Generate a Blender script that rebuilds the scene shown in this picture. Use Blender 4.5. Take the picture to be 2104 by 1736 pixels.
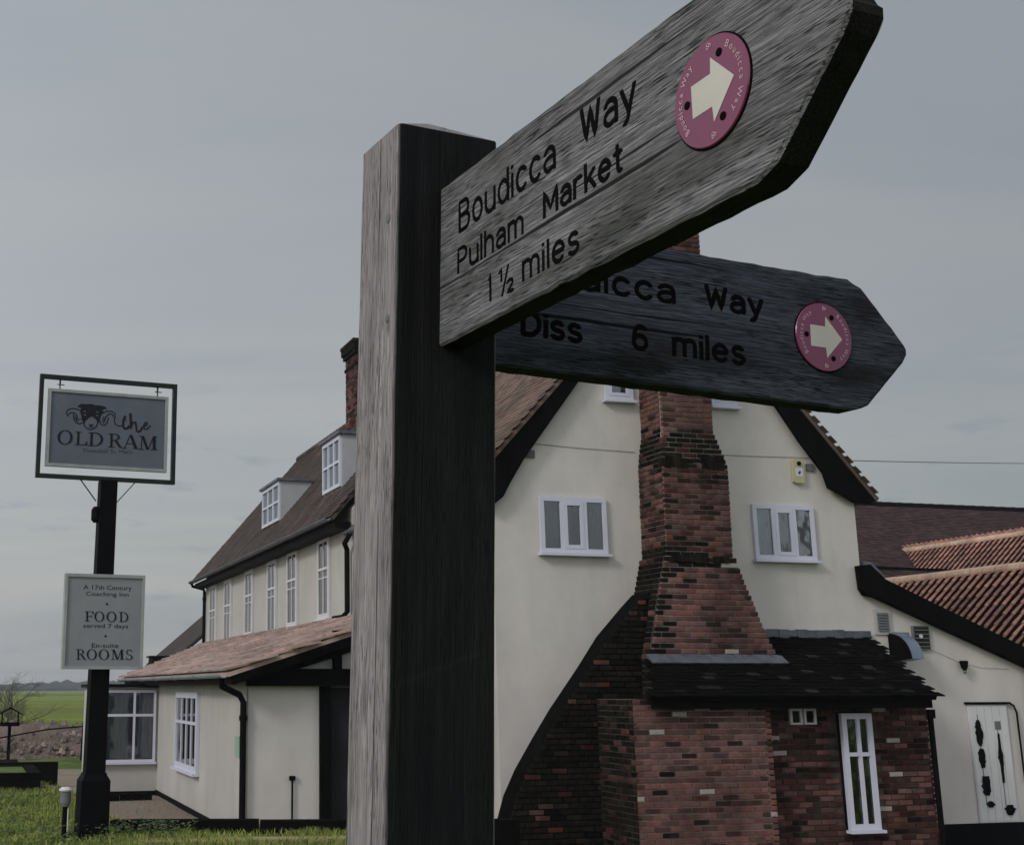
import bpy, bmesh, math, random
from mathutils import Vector, Matrix, noise as mnoise
random.seed(7)
for o in list(bpy.data.objects): bpy.data.objects.remove(o)
sc = bpy.context.scene
COL = sc.collection
# ------------------------------------------------------------------ camera
PX, PY, F = 650., 806., 2660.            # principal point and focal length in pixels of a 2104 x 1736 view
TH = math.atan(606/2660); CT, ST = math.cos(TH), math.sin(TH)
H = 1.6
cd = bpy.data.cameras.new('camera'); cam = bpy.data.objects.new('camera', cd); COL.objects.link(cam)
cam.location = (0, 0, H); cam.rotation_euler = (math.pi/2+TH, 0, 0)
cd.sensor_width = 36; cd.sensor_fit = 'HORIZONTAL'; cd.lens = 36*F/2104
cd.shift_x = (1052-PX)/2104; cd.shift_y = -(868-PY)/2104
cd.clip_start = .05; cd.clip_end = 8000
sc.camera = cam
sc.render.resolution_x = 1024; sc.render.resolution_y = 844
# ------------------------------------------------------------------ sky, sun, exposure
SUN = Vector((-.70, -.62, .55)).normalized()
w = bpy.data.worlds.new('World'); sc.world = w; w.use_nodes = True
nt = w.node_tree; nt.nodes.clear()
def N(t, **k):
    n = nt.nodes.new(t)
    for a, b in k.items(): setattr(n, a, b)
    return n
out = N('ShaderNodeOutputWorld'); bg = N('ShaderNodeBackground'); bg.inputs[1].default_value = .12
sky = N('ShaderNodeTexSky'); sky.sky_type = 'NISHITA'; sky.sun_disc = False
sky.sun_elevation = math.asin(SUN.z); sky.sun_rotation = math.atan2(SUN.x, SUN.y)
sky.air_density = 1.2; sky.dust_density = 3.5; sky.ozone_density = 1.5
tc = N('ShaderNodeTexCoord'); sep = N('ShaderNodeSeparateXYZ'); nt.links.new(tc.outputs['Generated'], sep.inputs[0])
def Mth(op, a, b=None, c=None):
    n = N('ShaderNodeMath', operation=op)
    for i, v in enumerate((a, b, c)):
        if v is None: continue
        if isinstance(v, (int, float)): n.inputs[i].default_value = v
        else: nt.links.new(v, n.inputs[i])
    return n.outputs[0]
den = Mth('ADD', Mth('MAXIMUM', sep.outputs[2], 0.), .16)
cmb = N('ShaderNodeCombineXYZ')
nt.links.new(Mth('DIVIDE', sep.outputs[0], den), cmb.inputs[0]); nt.links.new(Mth('DIVIDE', sep.outputs[1], den), cmb.inputs[1])
mp = N('ShaderNodeMapping'); mp.inputs['Rotation'].default_value = (0, 0, .55); mp.inputs['Scale'].default_value = (.42, 1.1, 1); nt.links.new(cmb.outputs[0], mp.inputs[0])
n1 = N('ShaderNodeTexNoise'); n1.inputs['Scale'].default_value = 1.25; n1.inputs['Detail'].default_value = 5; n1.inputs['Roughness'].default_value = .5; n1.inputs['Distortion'].default_value = .5
nt.links.new(mp.outputs[0], n1.inputs[0])
r1 = N('ShaderNodeValToRGB'); r1.color_ramp.elements[0].position = .28; r1.color_ramp.elements[1].position = .74
r1.color_ramp.elements[0].color = (3.45, 3.72, 3.98, 1); r1.color_ramp.elements[1].color = (4.85, 4.80, 4.62, 1)
nt.links.new(n1.outputs[0], r1.inputs[0])
# the cloud sheet is thinner and brighter towards the sun's side of the sky
sd_ = N('ShaderNodeVectorMath', operation='DOT_PRODUCT'); nt.links.new(tc.outputs['Generated'], sd_.inputs[0]); sd_.inputs[1].default_value = Vector((SUN.x, SUN.y, 0)).normalized()
glow = Mth('ADD', Mth('MULTIPLY', sd_.outputs['Value'], .55), 1.08)
cl = N('ShaderNodeMixRGB', blend_type='MULTIPLY'); cl.inputs[0].default_value = 1.; nt.links.new(r1.outputs[0], cl.inputs[1]); nt.links.new(glow, cl.inputs[2])
mx = N('ShaderNodeMixRGB'); mx.inputs[0].default_value = .85
nt.links.new(sky.outputs[0], mx.inputs[1]); nt.links.new(cl.outputs[0], mx.inputs[2])
# low, small, darker cumulus puffs near the horizon
cmb2 = N('ShaderNodeCombineXYZ'); nt.links.new(Mth('MULTIPLY', Mth('ARCTAN2', sep.outputs[0], sep.outputs[1]), 5.2), cmb2.inputs[0]); nt.links.new(Mth('MULTIPLY', sep.outputs[2], 21.), cmb2.inputs[1])
n2 = N('ShaderNodeTexNoise'); n2.inputs['Scale'].default_value = 2.6; n2.inputs['Detail'].default_value = 4; n2.inputs['Roughness'].default_value = .55
nt.links.new(cmb2.outputs[0], n2.inputs[0])
r2 = N('ShaderNodeValToRGB'); r2.color_ramp.elements[0].position = .57; r2.color_ramp.elements[1].position = .72
nt.links.new(n2.outputs[0], r2.inputs[0])
low = N('ShaderNodeMapRange'); low.inputs[1].default_value = .16; low.inputs[2].default_value = .26; low.inputs[3].default_value = .55; low.inputs[4].default_value = 0
nt.links.new(sep.outputs[2], low.inputs[0])
mx2 = N('ShaderNodeMixRGB'); nt.links.new(Mth('MULTIPLY', r2.outputs[0], low.outputs[0]), mx2.inputs[0])
nt.links.new(mx.outputs[0], mx2.inputs[1]); mx2.inputs[2].default_value = (1.85, 2.2, 2.65, 1)
nt.links.new(mx2.outputs[0], bg.inputs[0]); nt.links.new(bg.outputs[0], out.inputs[0])
sd = bpy.data.lights.new('sun', 'SUN'); so = bpy.data.objects.new('sun', sd); COL.objects.link(so)
sd.energy = 1.0; sd.angle = math.radians(12); sd.color = (1, .95, .88)
so.rotation_euler = SUN.to_track_quat('Z', 'Y').to_euler(); so.location = (-20, -10, 30)
vs = sc.view_settings; vs.view_transform = 'Standard'; vs.look = 'None'; vs.exposure = .10; vs.gamma = 1; vs.use_curve_mapping = False
sc.render.engine = 'CYCLES'
sc.cycles.max_bounces = 6; sc.cycles.transparent_max_bounces = 8; sc.cycles.volume_bounces = 0
# ------------------------------------------------------------------ pixel <-> place
AL = math.radians(14.784158); CA, SA = math.cos(AL), math.sin(AL)   # the inn stands turned by this angle
def ray(x, y):
    u = (x-PX)/F; v = (PY-y)/F
    return Vector((u, CT-v*ST, ST+v*CT))
def rayab(x, y):
    d = ray(x, y); return Vector((d.x*CA+d.y*SA, -d.x*SA+d.y*CA, d.z))
def onb(x, y, b):
    d = rayab(x, y); t = b/d.y; return Vector((d.x*t, b, H+d.z*t))
def ona(x, y, a):
    d = rayab(x, y); t = a/d.x; return Vector((a, d.y*t, H+d.z*t))
def onz(x, y, z):
    d = rayab(x, y); t = (z-H)/d.z; return Vector((d.x*t, d.y*t, z))
def W(p): return Vector((p[0]*CA-p[1]*SA, p[0]*SA+p[1]*CA, p[2]))     # inn frame -> world
def proj(p):                                                          # inn frame -> pixel
    q = W(p); Z = q.z-H; dep = q.y*CT+Z*ST
    return PX+F*q.x/dep, PY-F*(-q.y*ST+Z*CT)/dep
# ------------------------------------------------------------------ materials
def newmat(name):
    m = bpy.data.materials.new(name); m.use_nodes = True
    nt = m.node_tree; b = nt.nodes['Principled BSDF']
    return m, nt, b
def nd(nt, t, ins=None, **k):
    n = nt.nodes.new(t)
    for a, v in k.items(): setattr(n, a, v)
    for i, v in (ins or {}).items():
        s = n.inputs[i]
        if hasattr(v, 'is_output'): nt.links.new(v, s)
        else: s.default_value = v
    return n
def c4(c): return (c[0], c[1], c[2], 1)
def rndval(nt):
    oi = nd(nt, 'ShaderNodeObjectInfo'); g = nd(nt, 'ShaderNodeNewGeometry')
    a = nd(nt, 'ShaderNodeMath', {0: oi.outputs['Random'], 1: g.outputs['Random Per Island']}, operation='ADD')
    return nd(nt, 'ShaderNodeMath', {0: a.outputs[0]}, operation='FRACT').outputs[0]
def mat(name, col, col2=None, rough=.8, scale=4., detail=5, bump=.2, bscale=60., bdist=.004, spec=.3, rnd=None, metal=0., stretch=(1, 1, 1), lo=.3, hi=.7, spots=None, streak=0, grime=None):
    m, nt, b = newmat(name)
    col2 = col2 or tuple(c*.75 for c in col)
    tcn = nd(nt, 'ShaderNodeTexCoord')
    mpn = nd(nt, 'ShaderNodeMapping', {0: tcn.outputs['Object'], 3: stretch})
    n = nd(nt, 'ShaderNodeTexNoise', {0: mpn.outputs[0], 'Scale': scale, 'Detail': detail, 'Roughness': .6})
    r = nd(nt, 'ShaderNodeValToRGB', {0: n.outputs[0]})
    r.color_ramp.elements[0].position = lo; r.color_ramp.elements[1].position = hi
    r.color_ramp.elements[0].color = c4(col2); r.color_ramp.elements[1].color = c4(col)
    c = r.outputs[0]
    if rnd:
        v = rndval(nt)
        rr = nd(nt, 'ShaderNodeValToRGB', {0: v}); els = rr.color_ramp.elements
        els[0].color = c4(rnd[0]); els[0].position = 0; els[1].color = c4(rnd[-1]); els[1].position = 1
        for i, q in enumerate(rnd[1:-1]):
            e = els.new((i+1)/(len(rnd)-1)); e.color = c4(q)
        c = nd(nt, 'ShaderNodeMixRGB', {0: 1., 1: c, 2: rr.outputs[0]}, blend_type='MULTIPLY').outputs[0]
    if spots:
        n3 = nd(nt, 'ShaderNodeTexNoise', {0: tcn.outputs['Object'], 'Scale': spots[1], 'Detail': 6, 'Roughness': .65})
        r3 = nd(nt, 'ShaderNodeValToRGB', {0: n3.outputs[0]}); r3.color_ramp.elements[0].position = spots[2]; r3.color_ramp.elements[1].position = spots[2]+.1
        f3 = nd(nt, 'ShaderNodeMath', {0: r3.outputs[0], 1: spots[3]}, operation='MULTIPLY')
        c = nd(nt, 'ShaderNodeMixRGB', {0: f3.outputs[0], 1: c, 2: c4(spots[0])}).outputs[0]
    if grime:     # large weather stains running across neighbouring pieces
        gp = nd(nt, 'ShaderNodeNewGeometry'); gm_ = nd(nt, 'ShaderNodeMapping', {0: gp.outputs['Position'], 3: (1, 1, .7)})
        gn = nd(nt, 'ShaderNodeTexNoise', {0: gm_.outputs[0], 'Scale': grime[0], 'Detail': 8, 'Roughness': .68})
        gr_ = nd(nt, 'ShaderNodeMapRange', {0: gn.outputs[0], 1: .34, 2: .66, 3: grime[1], 4: grime[2]}); gr_.clamp = True
        c = nd(nt, 'ShaderNodeMixRGB', {0: 1., 1: c, 2: gr_.outputs[0]}, blend_type='MULTIPLY').outputs[0]
    if streak:
        ms = nd(nt, 'ShaderNodeMapping', {0: tcn.outputs['Object'], 3: (5, 5, .45)})
        n4 = nd(nt, 'ShaderNodeTexNoise', {0: ms.outputs[0], 'Scale': 1., 'Detail': 7, 'Roughness': .62})
        r4 = nd(nt, 'ShaderNodeMapRange', {0: n4.outputs[0], 1: .50, 2: .72, 3: 0., 4: streak}); r4.clamp = True
        c = nd(nt, 'ShaderNodeMixRGB', {0: r4.outputs[0], 1: c, 2: c4(tuple(q*.55 for q in col))}).outputs[0]
    nt.links.new(c, b.inputs['Base Color'])
    b.inputs['Roughness'].default_value = rough; b.inputs['Metallic'].default_value = metal
    b.inputs['Specular IOR Level'].default_value = spec
    if bump:
        n2 = nd(nt, 'ShaderNodeTexNoise', {0: mpn.outputs[0], 'Scale': bscale, 'Detail': 4})
        bp = nd(nt, 'ShaderNodeBump', {'Strength': bump, 'Distance': bdist, 'Height': n2.outputs[0]})
        nt.links.new(bp.outputs[0], b.inputs['Normal'])
    return m
def wood(name, light, dark, axis, stain_or_shade=None, crack=.5, stain_shade_face=None, knots=()):
    """weathered timber, grain along the given local axis"""
    m, nt, b = newmat(name)
    tcn = nd(nt, 'ShaderNodeTexCoord'); P = tcn.outputs['Object']
    def stretched(al, ac):
        s = [ac, ac, ac]; s[axis] = al
        return nd(nt, 'ShaderNodeMapping', {0: P, 3: tuple(s)}).outputs[0]
    wob = nd(nt, 'ShaderNodeTexNoise', {0: P, 'Scale': 7., 'Detail': 2})
    wv = nd(nt, 'ShaderNodeVectorMath', {0: wob.outputs['Color'], 1: (.0035, .0035, .0035)}, operation='MULTIPLY')
    Pw = nd(nt, 'ShaderNodeVectorMath', {0: P, 1: wv.outputs[0]}, operation='ADD').outputs[0]
    def st2(al, ac):
        s = [ac, ac, ac]; s[axis] = al
        return nd(nt, 'ShaderNodeMapping', {0: Pw, 3: tuple(s)}).outputs[0]
    g1 = nd(nt, 'ShaderNodeTexNoise', {0: st2(30, 560), 'Scale': 1., 'Detail': 7, 'Roughness': .65}).outputs[0]
    g2 = nd(nt, 'ShaderNodeTexNoise', {0: st2(3, 26), 'Scale': 1., 'Detail': 4, 'Roughness': .55}).outputs[0]
    r1 = nd(nt, 'ShaderNodeValToRGB', {0: g1}); r1.color_ramp.elements[0].position = .32; r1.color_ramp.elements[1].position = .66
    r1.color_ramp.elements[0].color = c4(dark); r1.color_ramp.elements[1].color = c4(light)
    r2 = nd(nt, 'ShaderNodeMapRange', {0: g2, 1: .3, 2: .7, 3: .74, 4: 1.16})
    c = nd(nt, 'ShaderNodeMixRGB', {0: 1., 1: r1.outputs[0], 2: r2.outputs[0]}, blend_type='MULTIPLY').outputs[0]
    g3 = nd(nt, 'ShaderNodeTexNoise', {0: st2(5.5, 760), 'Scale': 1., 'Detail': 4, 'Roughness': .6}).outputs[0]     # long fine lines
    r3 = nd(nt, 'ShaderNodeMapRange', {0: g3, 1: .34, 2: .64, 3: .48, 4: 1.22})
    c = nd(nt, 'ShaderNodeMixRGB', {0: 1., 1: c, 2: r3.outputs[0]}, blend_type='MULTIPLY').outputs[0]
    # short drying cracks
    ck = nd(nt, 'ShaderNodeTexNoise', {0: st2(42, 640), 'Scale': 1., 'Detail': 3, 'Roughness': .5}).outputs[0]
    cr = nd(nt, 'ShaderNodeMapRange', {0: ck, 1: .555, 2: .62, 3: 0., 4: 1.}); cr.clamp = True
    ck2 = nd(nt, 'ShaderNodeTexNoise', {0: st2(1.6, 130), 'Scale': 1., 'Detail': 1, 'Roughness': .4}).outputs[0]
    cr2 = nd(nt, 'ShaderNodeMapRange', {0: ck2, 1: .69, 2: .715, 3: 0., 4: 1.}); cr2.clamp = True
    pk = nd(nt, 'ShaderNodeTexNoise', {0: stretched(6, 22), 'Scale': 1., 'Detail': 3}).outputs[0]
    pm = nd(nt, 'ShaderNodeMapRange', {0: pk, 1: .40, 2: .60, 3: .15, 4: 1.}); pm.clamp = True
    crp = nd(nt, 'ShaderNodeMath', {0: cr.outputs[0], 1: pm.outputs[0]}, operation='MULTIPLY')
    cm = nd(nt, 'ShaderNodeMath', {0: crp.outputs[0], 1: cr2.outputs[0]}, operation='MAXIMUM')
    cf = nd(nt, 'ShaderNodeMath', {0: cm.outputs[0], 1: crack}, operation='MULTIPLY')
    if stain_or_shade:
        sn = nd(nt, 'ShaderNodeTexNoise', {0: stretched(*((2.2, 42) if stain_shade_face else (5, 13))), 'Scale': 1., 'Detail': 6, 'Roughness': .6}).outputs[0]
        if stain_shade_face:   # algae plus painted-in shade over the post's dark right face
            gx = nd(nt, 'ShaderNodeSeparateXYZ', {0: P}); q = gx.outputs[stain_shade_face[0]]
            fm = nd(nt, 'ShaderNodeMapRange', {0: q, 1: stain_shade_face[1], 2: stain_shade_face[2], 3: 1., 4: 0.}); fm.clamp = True
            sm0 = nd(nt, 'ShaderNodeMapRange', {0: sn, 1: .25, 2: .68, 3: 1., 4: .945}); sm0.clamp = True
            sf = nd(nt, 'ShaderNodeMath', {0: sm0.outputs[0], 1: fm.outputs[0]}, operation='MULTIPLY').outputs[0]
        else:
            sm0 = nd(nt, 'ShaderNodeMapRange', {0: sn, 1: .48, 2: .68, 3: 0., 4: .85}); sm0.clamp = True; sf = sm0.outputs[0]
        c = nd(nt, 'ShaderNodeMixRGB', {0: sf, 1: c, 2: c4(stain_or_shade)}).outputs[0]
    for (kc, kr) in knots:
        dv = nd(nt, 'ShaderNodeVectorMath', {0: Pw, 1: kc}, operation='SUBTRACT')
        ds = nd(nt, 'ShaderNodeVectorMath', {0: dv.outputs[0], 1: kr}, operation='DIVIDE')
        dl = nd(nt, 'ShaderNodeVectorMath', {0: ds.outputs[0]}, operation='LENGTH').outputs[1]
        kf = nd(nt, 'ShaderNodeMapRange', {0: dl, 1: .6, 2: 1.25, 3: .8, 4: 0.}); kf.clamp = True
        c = nd(nt, 'ShaderNodeMixRGB', {0: kf.outputs[0], 1: c, 2: c4(tuple(q*.32 for q in light))}).outputs[0]
    c = nd(nt, 'ShaderNodeMixRGB', {0: cf.outputs[0], 1: c, 2: (.006, .006, .007, 1)}).outputs[0]
    nt.links.new(c, b.inputs['Base Color']); b.inputs['Roughness'].default_value = .8; b.inputs['Specular IOR Level'].default_value = .10
    g13 = nd(nt, 'ShaderNodeMath', {0: g1, 1: g3}, operation='ADD')
    h = nd(nt, 'ShaderNodeMath', {0: g13.outputs[0], 1: cm.outputs[0]}, operation='SUBTRACT')
    bp = nd(nt, 'ShaderNodeBump', {'Strength': .55, 'Distance': .0025, 'Height': h.outputs[0]})
    nt.links.new(bp.outputs[0], b.inputs['Normal'])
    return m
def glass(name, tint):
    m, nt, b = newmat(name)
    nt.nodes.remove(b)
    o = nt.nodes['Material Output']
    tr = nd(nt, 'ShaderNodeBsdfTransparent', {0: c4(tint)}); gl = nd(nt, 'ShaderNodeBsdfGlossy', {0: (.8, .8, .8, 1), 1: .04})
    fr = nd(nt, 'ShaderNodeFresnel', {0: 1.7})
    tcn = nd(nt, 'ShaderNodeTexCoord'); n = nd(nt, 'ShaderNodeTexNoise', {0: tcn.outputs['Object'], 'Scale': 2.5})
    bp = nd(nt, 'ShaderNodeBump', {'Strength': .06, 'Distance': .05, 'Height': n.outputs[0]})
    nt.links.new(bp.outputs[0], gl.inputs['Normal']); nt.links.new(bp.outputs[0], fr.inputs['Normal'])
    f2 = nd(nt, 'ShaderNodeMath', {0: fr.outputs[0], 1: 1.4}, operation='MULTIPLY')
    mx = nd(nt, 'ShaderNodeMixShader', {0: f2.outputs[0], 1: tr.outputs[0], 2: gl.outputs[0]})
    nt.links.new(mx.outputs[0], o.inputs[0])
    return m
X = {}
X['render'] = mat('cream_render', (.63, .600, .585), (.58, .555, .545), rough=.9, scale=1.1, bump=.35, bscale=55, bdist=.006, spec=.15, spots=((.40, .37, .32), 1.6, .66, .35), streak=.10, grime=(1.1, .90, 1.05))
X['render2'] = mat('pale_render', (.475, .462, .452), (.435, .425, .418), rough=.9, scale=1.3, bump=.3, bscale=60, bdist=.005, spec=.15, spots=((.30, .29, .27), 2.1, .66, .3), streak=.10, grime=(1.1, .90, 1.05))
BR = [(.30, .27, .27), (1.15, 1.0, .98), (.8, .75, .78), (1.5, 1.25, 1.2), (.12, .13, .14), (1.0, 1.1, 1.15), (1.35, .95, .88), (.55, .58, .60), (1.2, 1.2, 1.25), (.10, .11, .12), (.9, .8, .8)]
X['brick'] = mat('red_brick', (.180, .096, .086), (.112, .063, .058), rough=.9, scale=9, bump=.5, bscale=90, bdist=.006, spec=.15, rnd=[(.7, .66, .66), (1.1, 1, .98), (.85, .8, .82), (1.3, 1.12, 1.08), (.5, .5, .52), (1., 1.05, 1.1), (1.2, .92, .86), (.75, .78, .8)], spots=((.30, .25, .22), 5, .66, .45), grime=(1.5, .42, 1.30))
X['brickdark'] = mat('vitrified_brick', (.18, .094, .086), (.112, .062, .058), rough=.9, scale=9, bump=.5, bscale=90, bdist=.006, spec=.15, rnd=BR, spots=((.30, .25, .22), 5, .66, .45), grime=(1.5, .42, 1.30))
X['brickold'] = mat('sooty_brick', (.10, .047, .040), (.045, .025, .022), rough=.92, scale=7, bump=.6, bscale=80, bdist=.008, spec=.12, rnd=BR, spots=((.045, .05, .03), 3, .54, .7), grime=(1.5, .35, 1.25))
X['moss_shade'] = mat('mossy_shade_brick', (.020, .017, .015), (.006, .007, .006), rough=1., scale=12, bump=.7, bscale=70, bdist=.012, spec=.03, rnd=[(.5, .5, .5), (1.2, 1.1, 1.), (.8, .9, .7), (1.9, 1.6, 1.4)], spots=((.13, .115, .09), 9, .68, .5))  # mossy brick, lowered to near black so it also carries painted deep shade
X['limestone'] = mat('pale_block', (.36, .33, .31), rough=.9, scale=10)
X['mortar'] = mat('lime_mortar', (.42, .36, .345), (.25, .21, .20), rough=.95, scale=5, bump=.5, bscale=120, grime=(1.5, .35, 1.15))
X['mortarold'] = mat('dark_mortar', (.13, .105, .095), (.055, .047, .042), rough=.95, scale=5, bump=.5, bscale=120, grime=(1.5, .4, 1.1))
TR = [(.75, .72, .7), (1.1, 1, .98), (.9, .86, .88), (1.25, 1.05, 1), (.6, .58, .6), (1, 1, 1)]
X['tile'] = mat('weathered_red_tile', (.52, .43, .405), (.35, .275, .25), rough=.88, scale=6, bump=.4, bscale=60, rnd=TR, spots=((.17, .135, .11), 3.3, .62, .5), grime=(1.2, .62, 1.18))
X['tilegrey'] = mat('lichened_brown_tile', (.23, .17, .15), (.14, .105, .09), rough=.9, scale=5, bump=.4, bscale=60, rnd=TR, spots=((.28, .25, .20), 1.4, .60, .4), grime=(1.2, .62, 1.18))
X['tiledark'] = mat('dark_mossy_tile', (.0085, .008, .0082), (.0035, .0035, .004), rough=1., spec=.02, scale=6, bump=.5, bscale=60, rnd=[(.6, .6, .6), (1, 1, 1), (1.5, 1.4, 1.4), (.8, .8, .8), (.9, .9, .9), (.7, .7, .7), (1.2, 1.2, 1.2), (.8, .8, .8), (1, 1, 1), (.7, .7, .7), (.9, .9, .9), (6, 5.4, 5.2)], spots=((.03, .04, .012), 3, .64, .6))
X['tileplum'] = mat('dark_plum_tile', (.075, .040, .040), (.035, .022, .024), rough=.9, scale=4, bump=.4, bscale=60, rnd=[(.5, .5, .5), (1.2, 1.1, 1.1), (.8, .8, .8), (1.7, 1.5, 1.5)], spots=((.18, .11, .10), 6, .68, .5), grime=(1.2, .62, 1.18))
X['tilebrown'] = mat('dark_brown_tile', (.110, .085, .078), (.052, .042, .040), rough=.9, scale=2.2, bump=.4, bscale=60, rnd=TR, spots=((.17, .14, .12), 4, .64, .5), grime=(1.2, .62, 1.18))
X['pantile'] = mat('red_pantile', (.40, .225, .185), (.24, .12, .095), rough=.85, scale=8, bump=.35, bscale=70, rnd=[(.7, .7, .7), (1.15, 1.05, 1.05), (.9, .85, .85), (1.3, 1.2, 1.15), (.8, .75, .8)], spots=((.36, .25, .21), 7, .62, .4), grime=(1.2, .62, 1.18))
X['ridge'] = mat('buff_ridge_tile', (.58, .44, .34), (.46, .33, .25), rough=.85, scale=9, bump=.3, rnd=[(.85, .85, .85), (1.1, 1.1, 1.1), (.95, .9, .88)], spots=((.20, .15, .12), 11, .66, .5), grime=(1.2, .62, 1.18))
X['black'] = mat('black_paint', (.0045, .0045, .0055), (.003, .003, .0035), rough=.65, scale=7, bump=.25, bscale=40, spec=.06)
X['blackwood'] = mat('black_timber', (.0065, .006, .0065), (.0035, .0035, .0035), rough=.85, scale=5, bump=.4, bscale=50, spec=.02, stretch=(1, 1, .3))
X['white'] = mat('white_upvc', (.60, .62, .75), (.55, .57, .69), rough=.45, scale=3, bump=.05, spec=.4)
X['offwhite'] = mat('painted_white_timber', (.62, .62, .66), (.55, .55, .58), rough=.6, scale=6, bump=.15, spec=.3)
X['lead'] = mat('grey_lead', (.15, .17, .205), (.075, .085, .11), rough=.55, scale=6, bump=.3, bscale=30, spec=.4, metal=.3)
X['zinc'] = mat('blue_grey_zinc', (.20, .25, .33), (.15, .19, .25), rough=.45, scale=5, bump=.15, spec=.5, metal=.35)
X['dormer'] = mat('lead_clad_cheek', (.42, .44, .47), (.36, .38, .41), rough=.7, scale=4, bump=.15)
X['greyvent'] = mat('grey_vent', (.16, .17, .18), rough=.7, scale=8)
X['inside'] = mat('dark_interior', (.018, .019, .021), (.008, .008, .009), rough=.9, scale=3, bump=0)
X['curtain'] = mat('net_curtain', (.22, .26, .31), (.11, .14, .17), rough=.9, scale=5, bump=.2, stretch=(6, 6, .4))
X['glass'] = glass('window_glass', (.80, .86, .90))
X['signgrey'] = mat('slate_grey_panel', (.125, .145, .19), (.105, .12, .16), rough=.6, scale=3, bump=.05, spots=((.16, .17, .2), 3, .6, .4))
X['signlight'] = mat('pale_grey_panel', (.26, .27, .30), (.225, .235, .265), rough=.6, scale=3, bump=.05)
X['signedge'] = mat('pale_frame', (.36, .38, .40), rough=.6, scale=5)
X['ink'] = mat('navy_ink', (.006, .007, .014), rough=.7, bump=0)
X['inkpale'] = mat('faded_ink', (.055, .06, .075), rough=.7, bump=0)
X['signiron'] = mat('dark_green_iron', (.014, .020, .019), (.008, .011, .011), rough=.55, scale=8, bump=.1, spec=.3)
X['purple'] = mat('plum_plastic', (.185, .016, .082), (.15, .012, .066), rough=.22, scale=9, bump=.03, spec=.8)
X['arrowwhite'] = mat('cream_arrow', (.62, .60, .56), rough=.4, scale=9, bump=0)
X['discink'] = mat('pale_pink_print', (.60, .42, .50), rough=.45, bump=0)
X['engrave'] = mat('black_engraved_paint', (.003, .003, .0035), rough=.8, bump=.2, bscale=400, bdist=.001, spec=.05)
X['concrete'] = mat('gravel_yard', (.30, .245, .205), (.19, .155, .13), rough=.95, scale=14, bump=.8, bscale=90, bdist=.02, spots=((.12, .10, .085), 4, .6, .5))
X['path'] = mat('worn_path', (.32, .265, .22), (.23, .20, .15), rough=.95, scale=3, bump=.6, bscale=60, bdist=.02, spots=((.10, .14, .05), 2, .60, .5))
X['sand'] = mat('sawn_plank', (.40, .31, .17), (.30, .24, .13), rough=.9, scale=5, bump=.3)
X['stone'] = mat('pale_rubble', (.25, .21, .20), (.09, .08, .078), rough=.95, scale=4, bump=.6, bscale=20, bdist=.03, rnd=[(.6, .6, .6), (1.1, 1, 1), (1.7, 1.6, 1.5), (.8, .75, .7)])
X['soil'] = mat('clay_bank', (.20, .15, .13), (.105, .083, .072), rough=.95, scale=1.4, bump=.9, bscale=9, bdist=.08, spots=((.09, .11, .04), .9, .60, .5))
X['twig'] = mat('bare_twig', (.13, .11, .10), (.08, .07, .065), rough=.9, scale=8)
X['wood_far'] = mat('distant_trees', (.045, .055, .040), (.030, .038, .030), rough=1, scale=.2, bump=0, spec=0)
X['cement'] = mat('cement_drip', (.42, .41, .40), rough=.9)
X['yellow'] = mat('faded_yellow_box', (.52, .49, .33), rough=.6, scale=6, bump=0)
X['green'] = mat('pale_green_notice', (.30, .46, .36), rough=.6, bump=0)
X['door'] = mat('white_door_paint', (.66, .68, .70), (.58, .60, .62), rough=.55, scale=3, bump=.15)
X['grassblade'] = mat('grass_blade', (.27, .32, .11), (.095, .145, .042), rough=.8, scale=1.6, bump=0, spec=.15, rnd=[(.45, .5, .4), (1.1, 1.1, 1), (1.7, 1.45, 1.1), (.85, .9, .8), (1.2, 1.1, .9)])
X['ivy'] = mat('ground_leaf', (.10, .14, .055), (.06, .085, .035), rough=.6, scale=3, bump=0, rnd=[(.5, .6, .5), (1.2, 1.2, 1.1), (1.8, 1.7, 1.7)])
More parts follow.
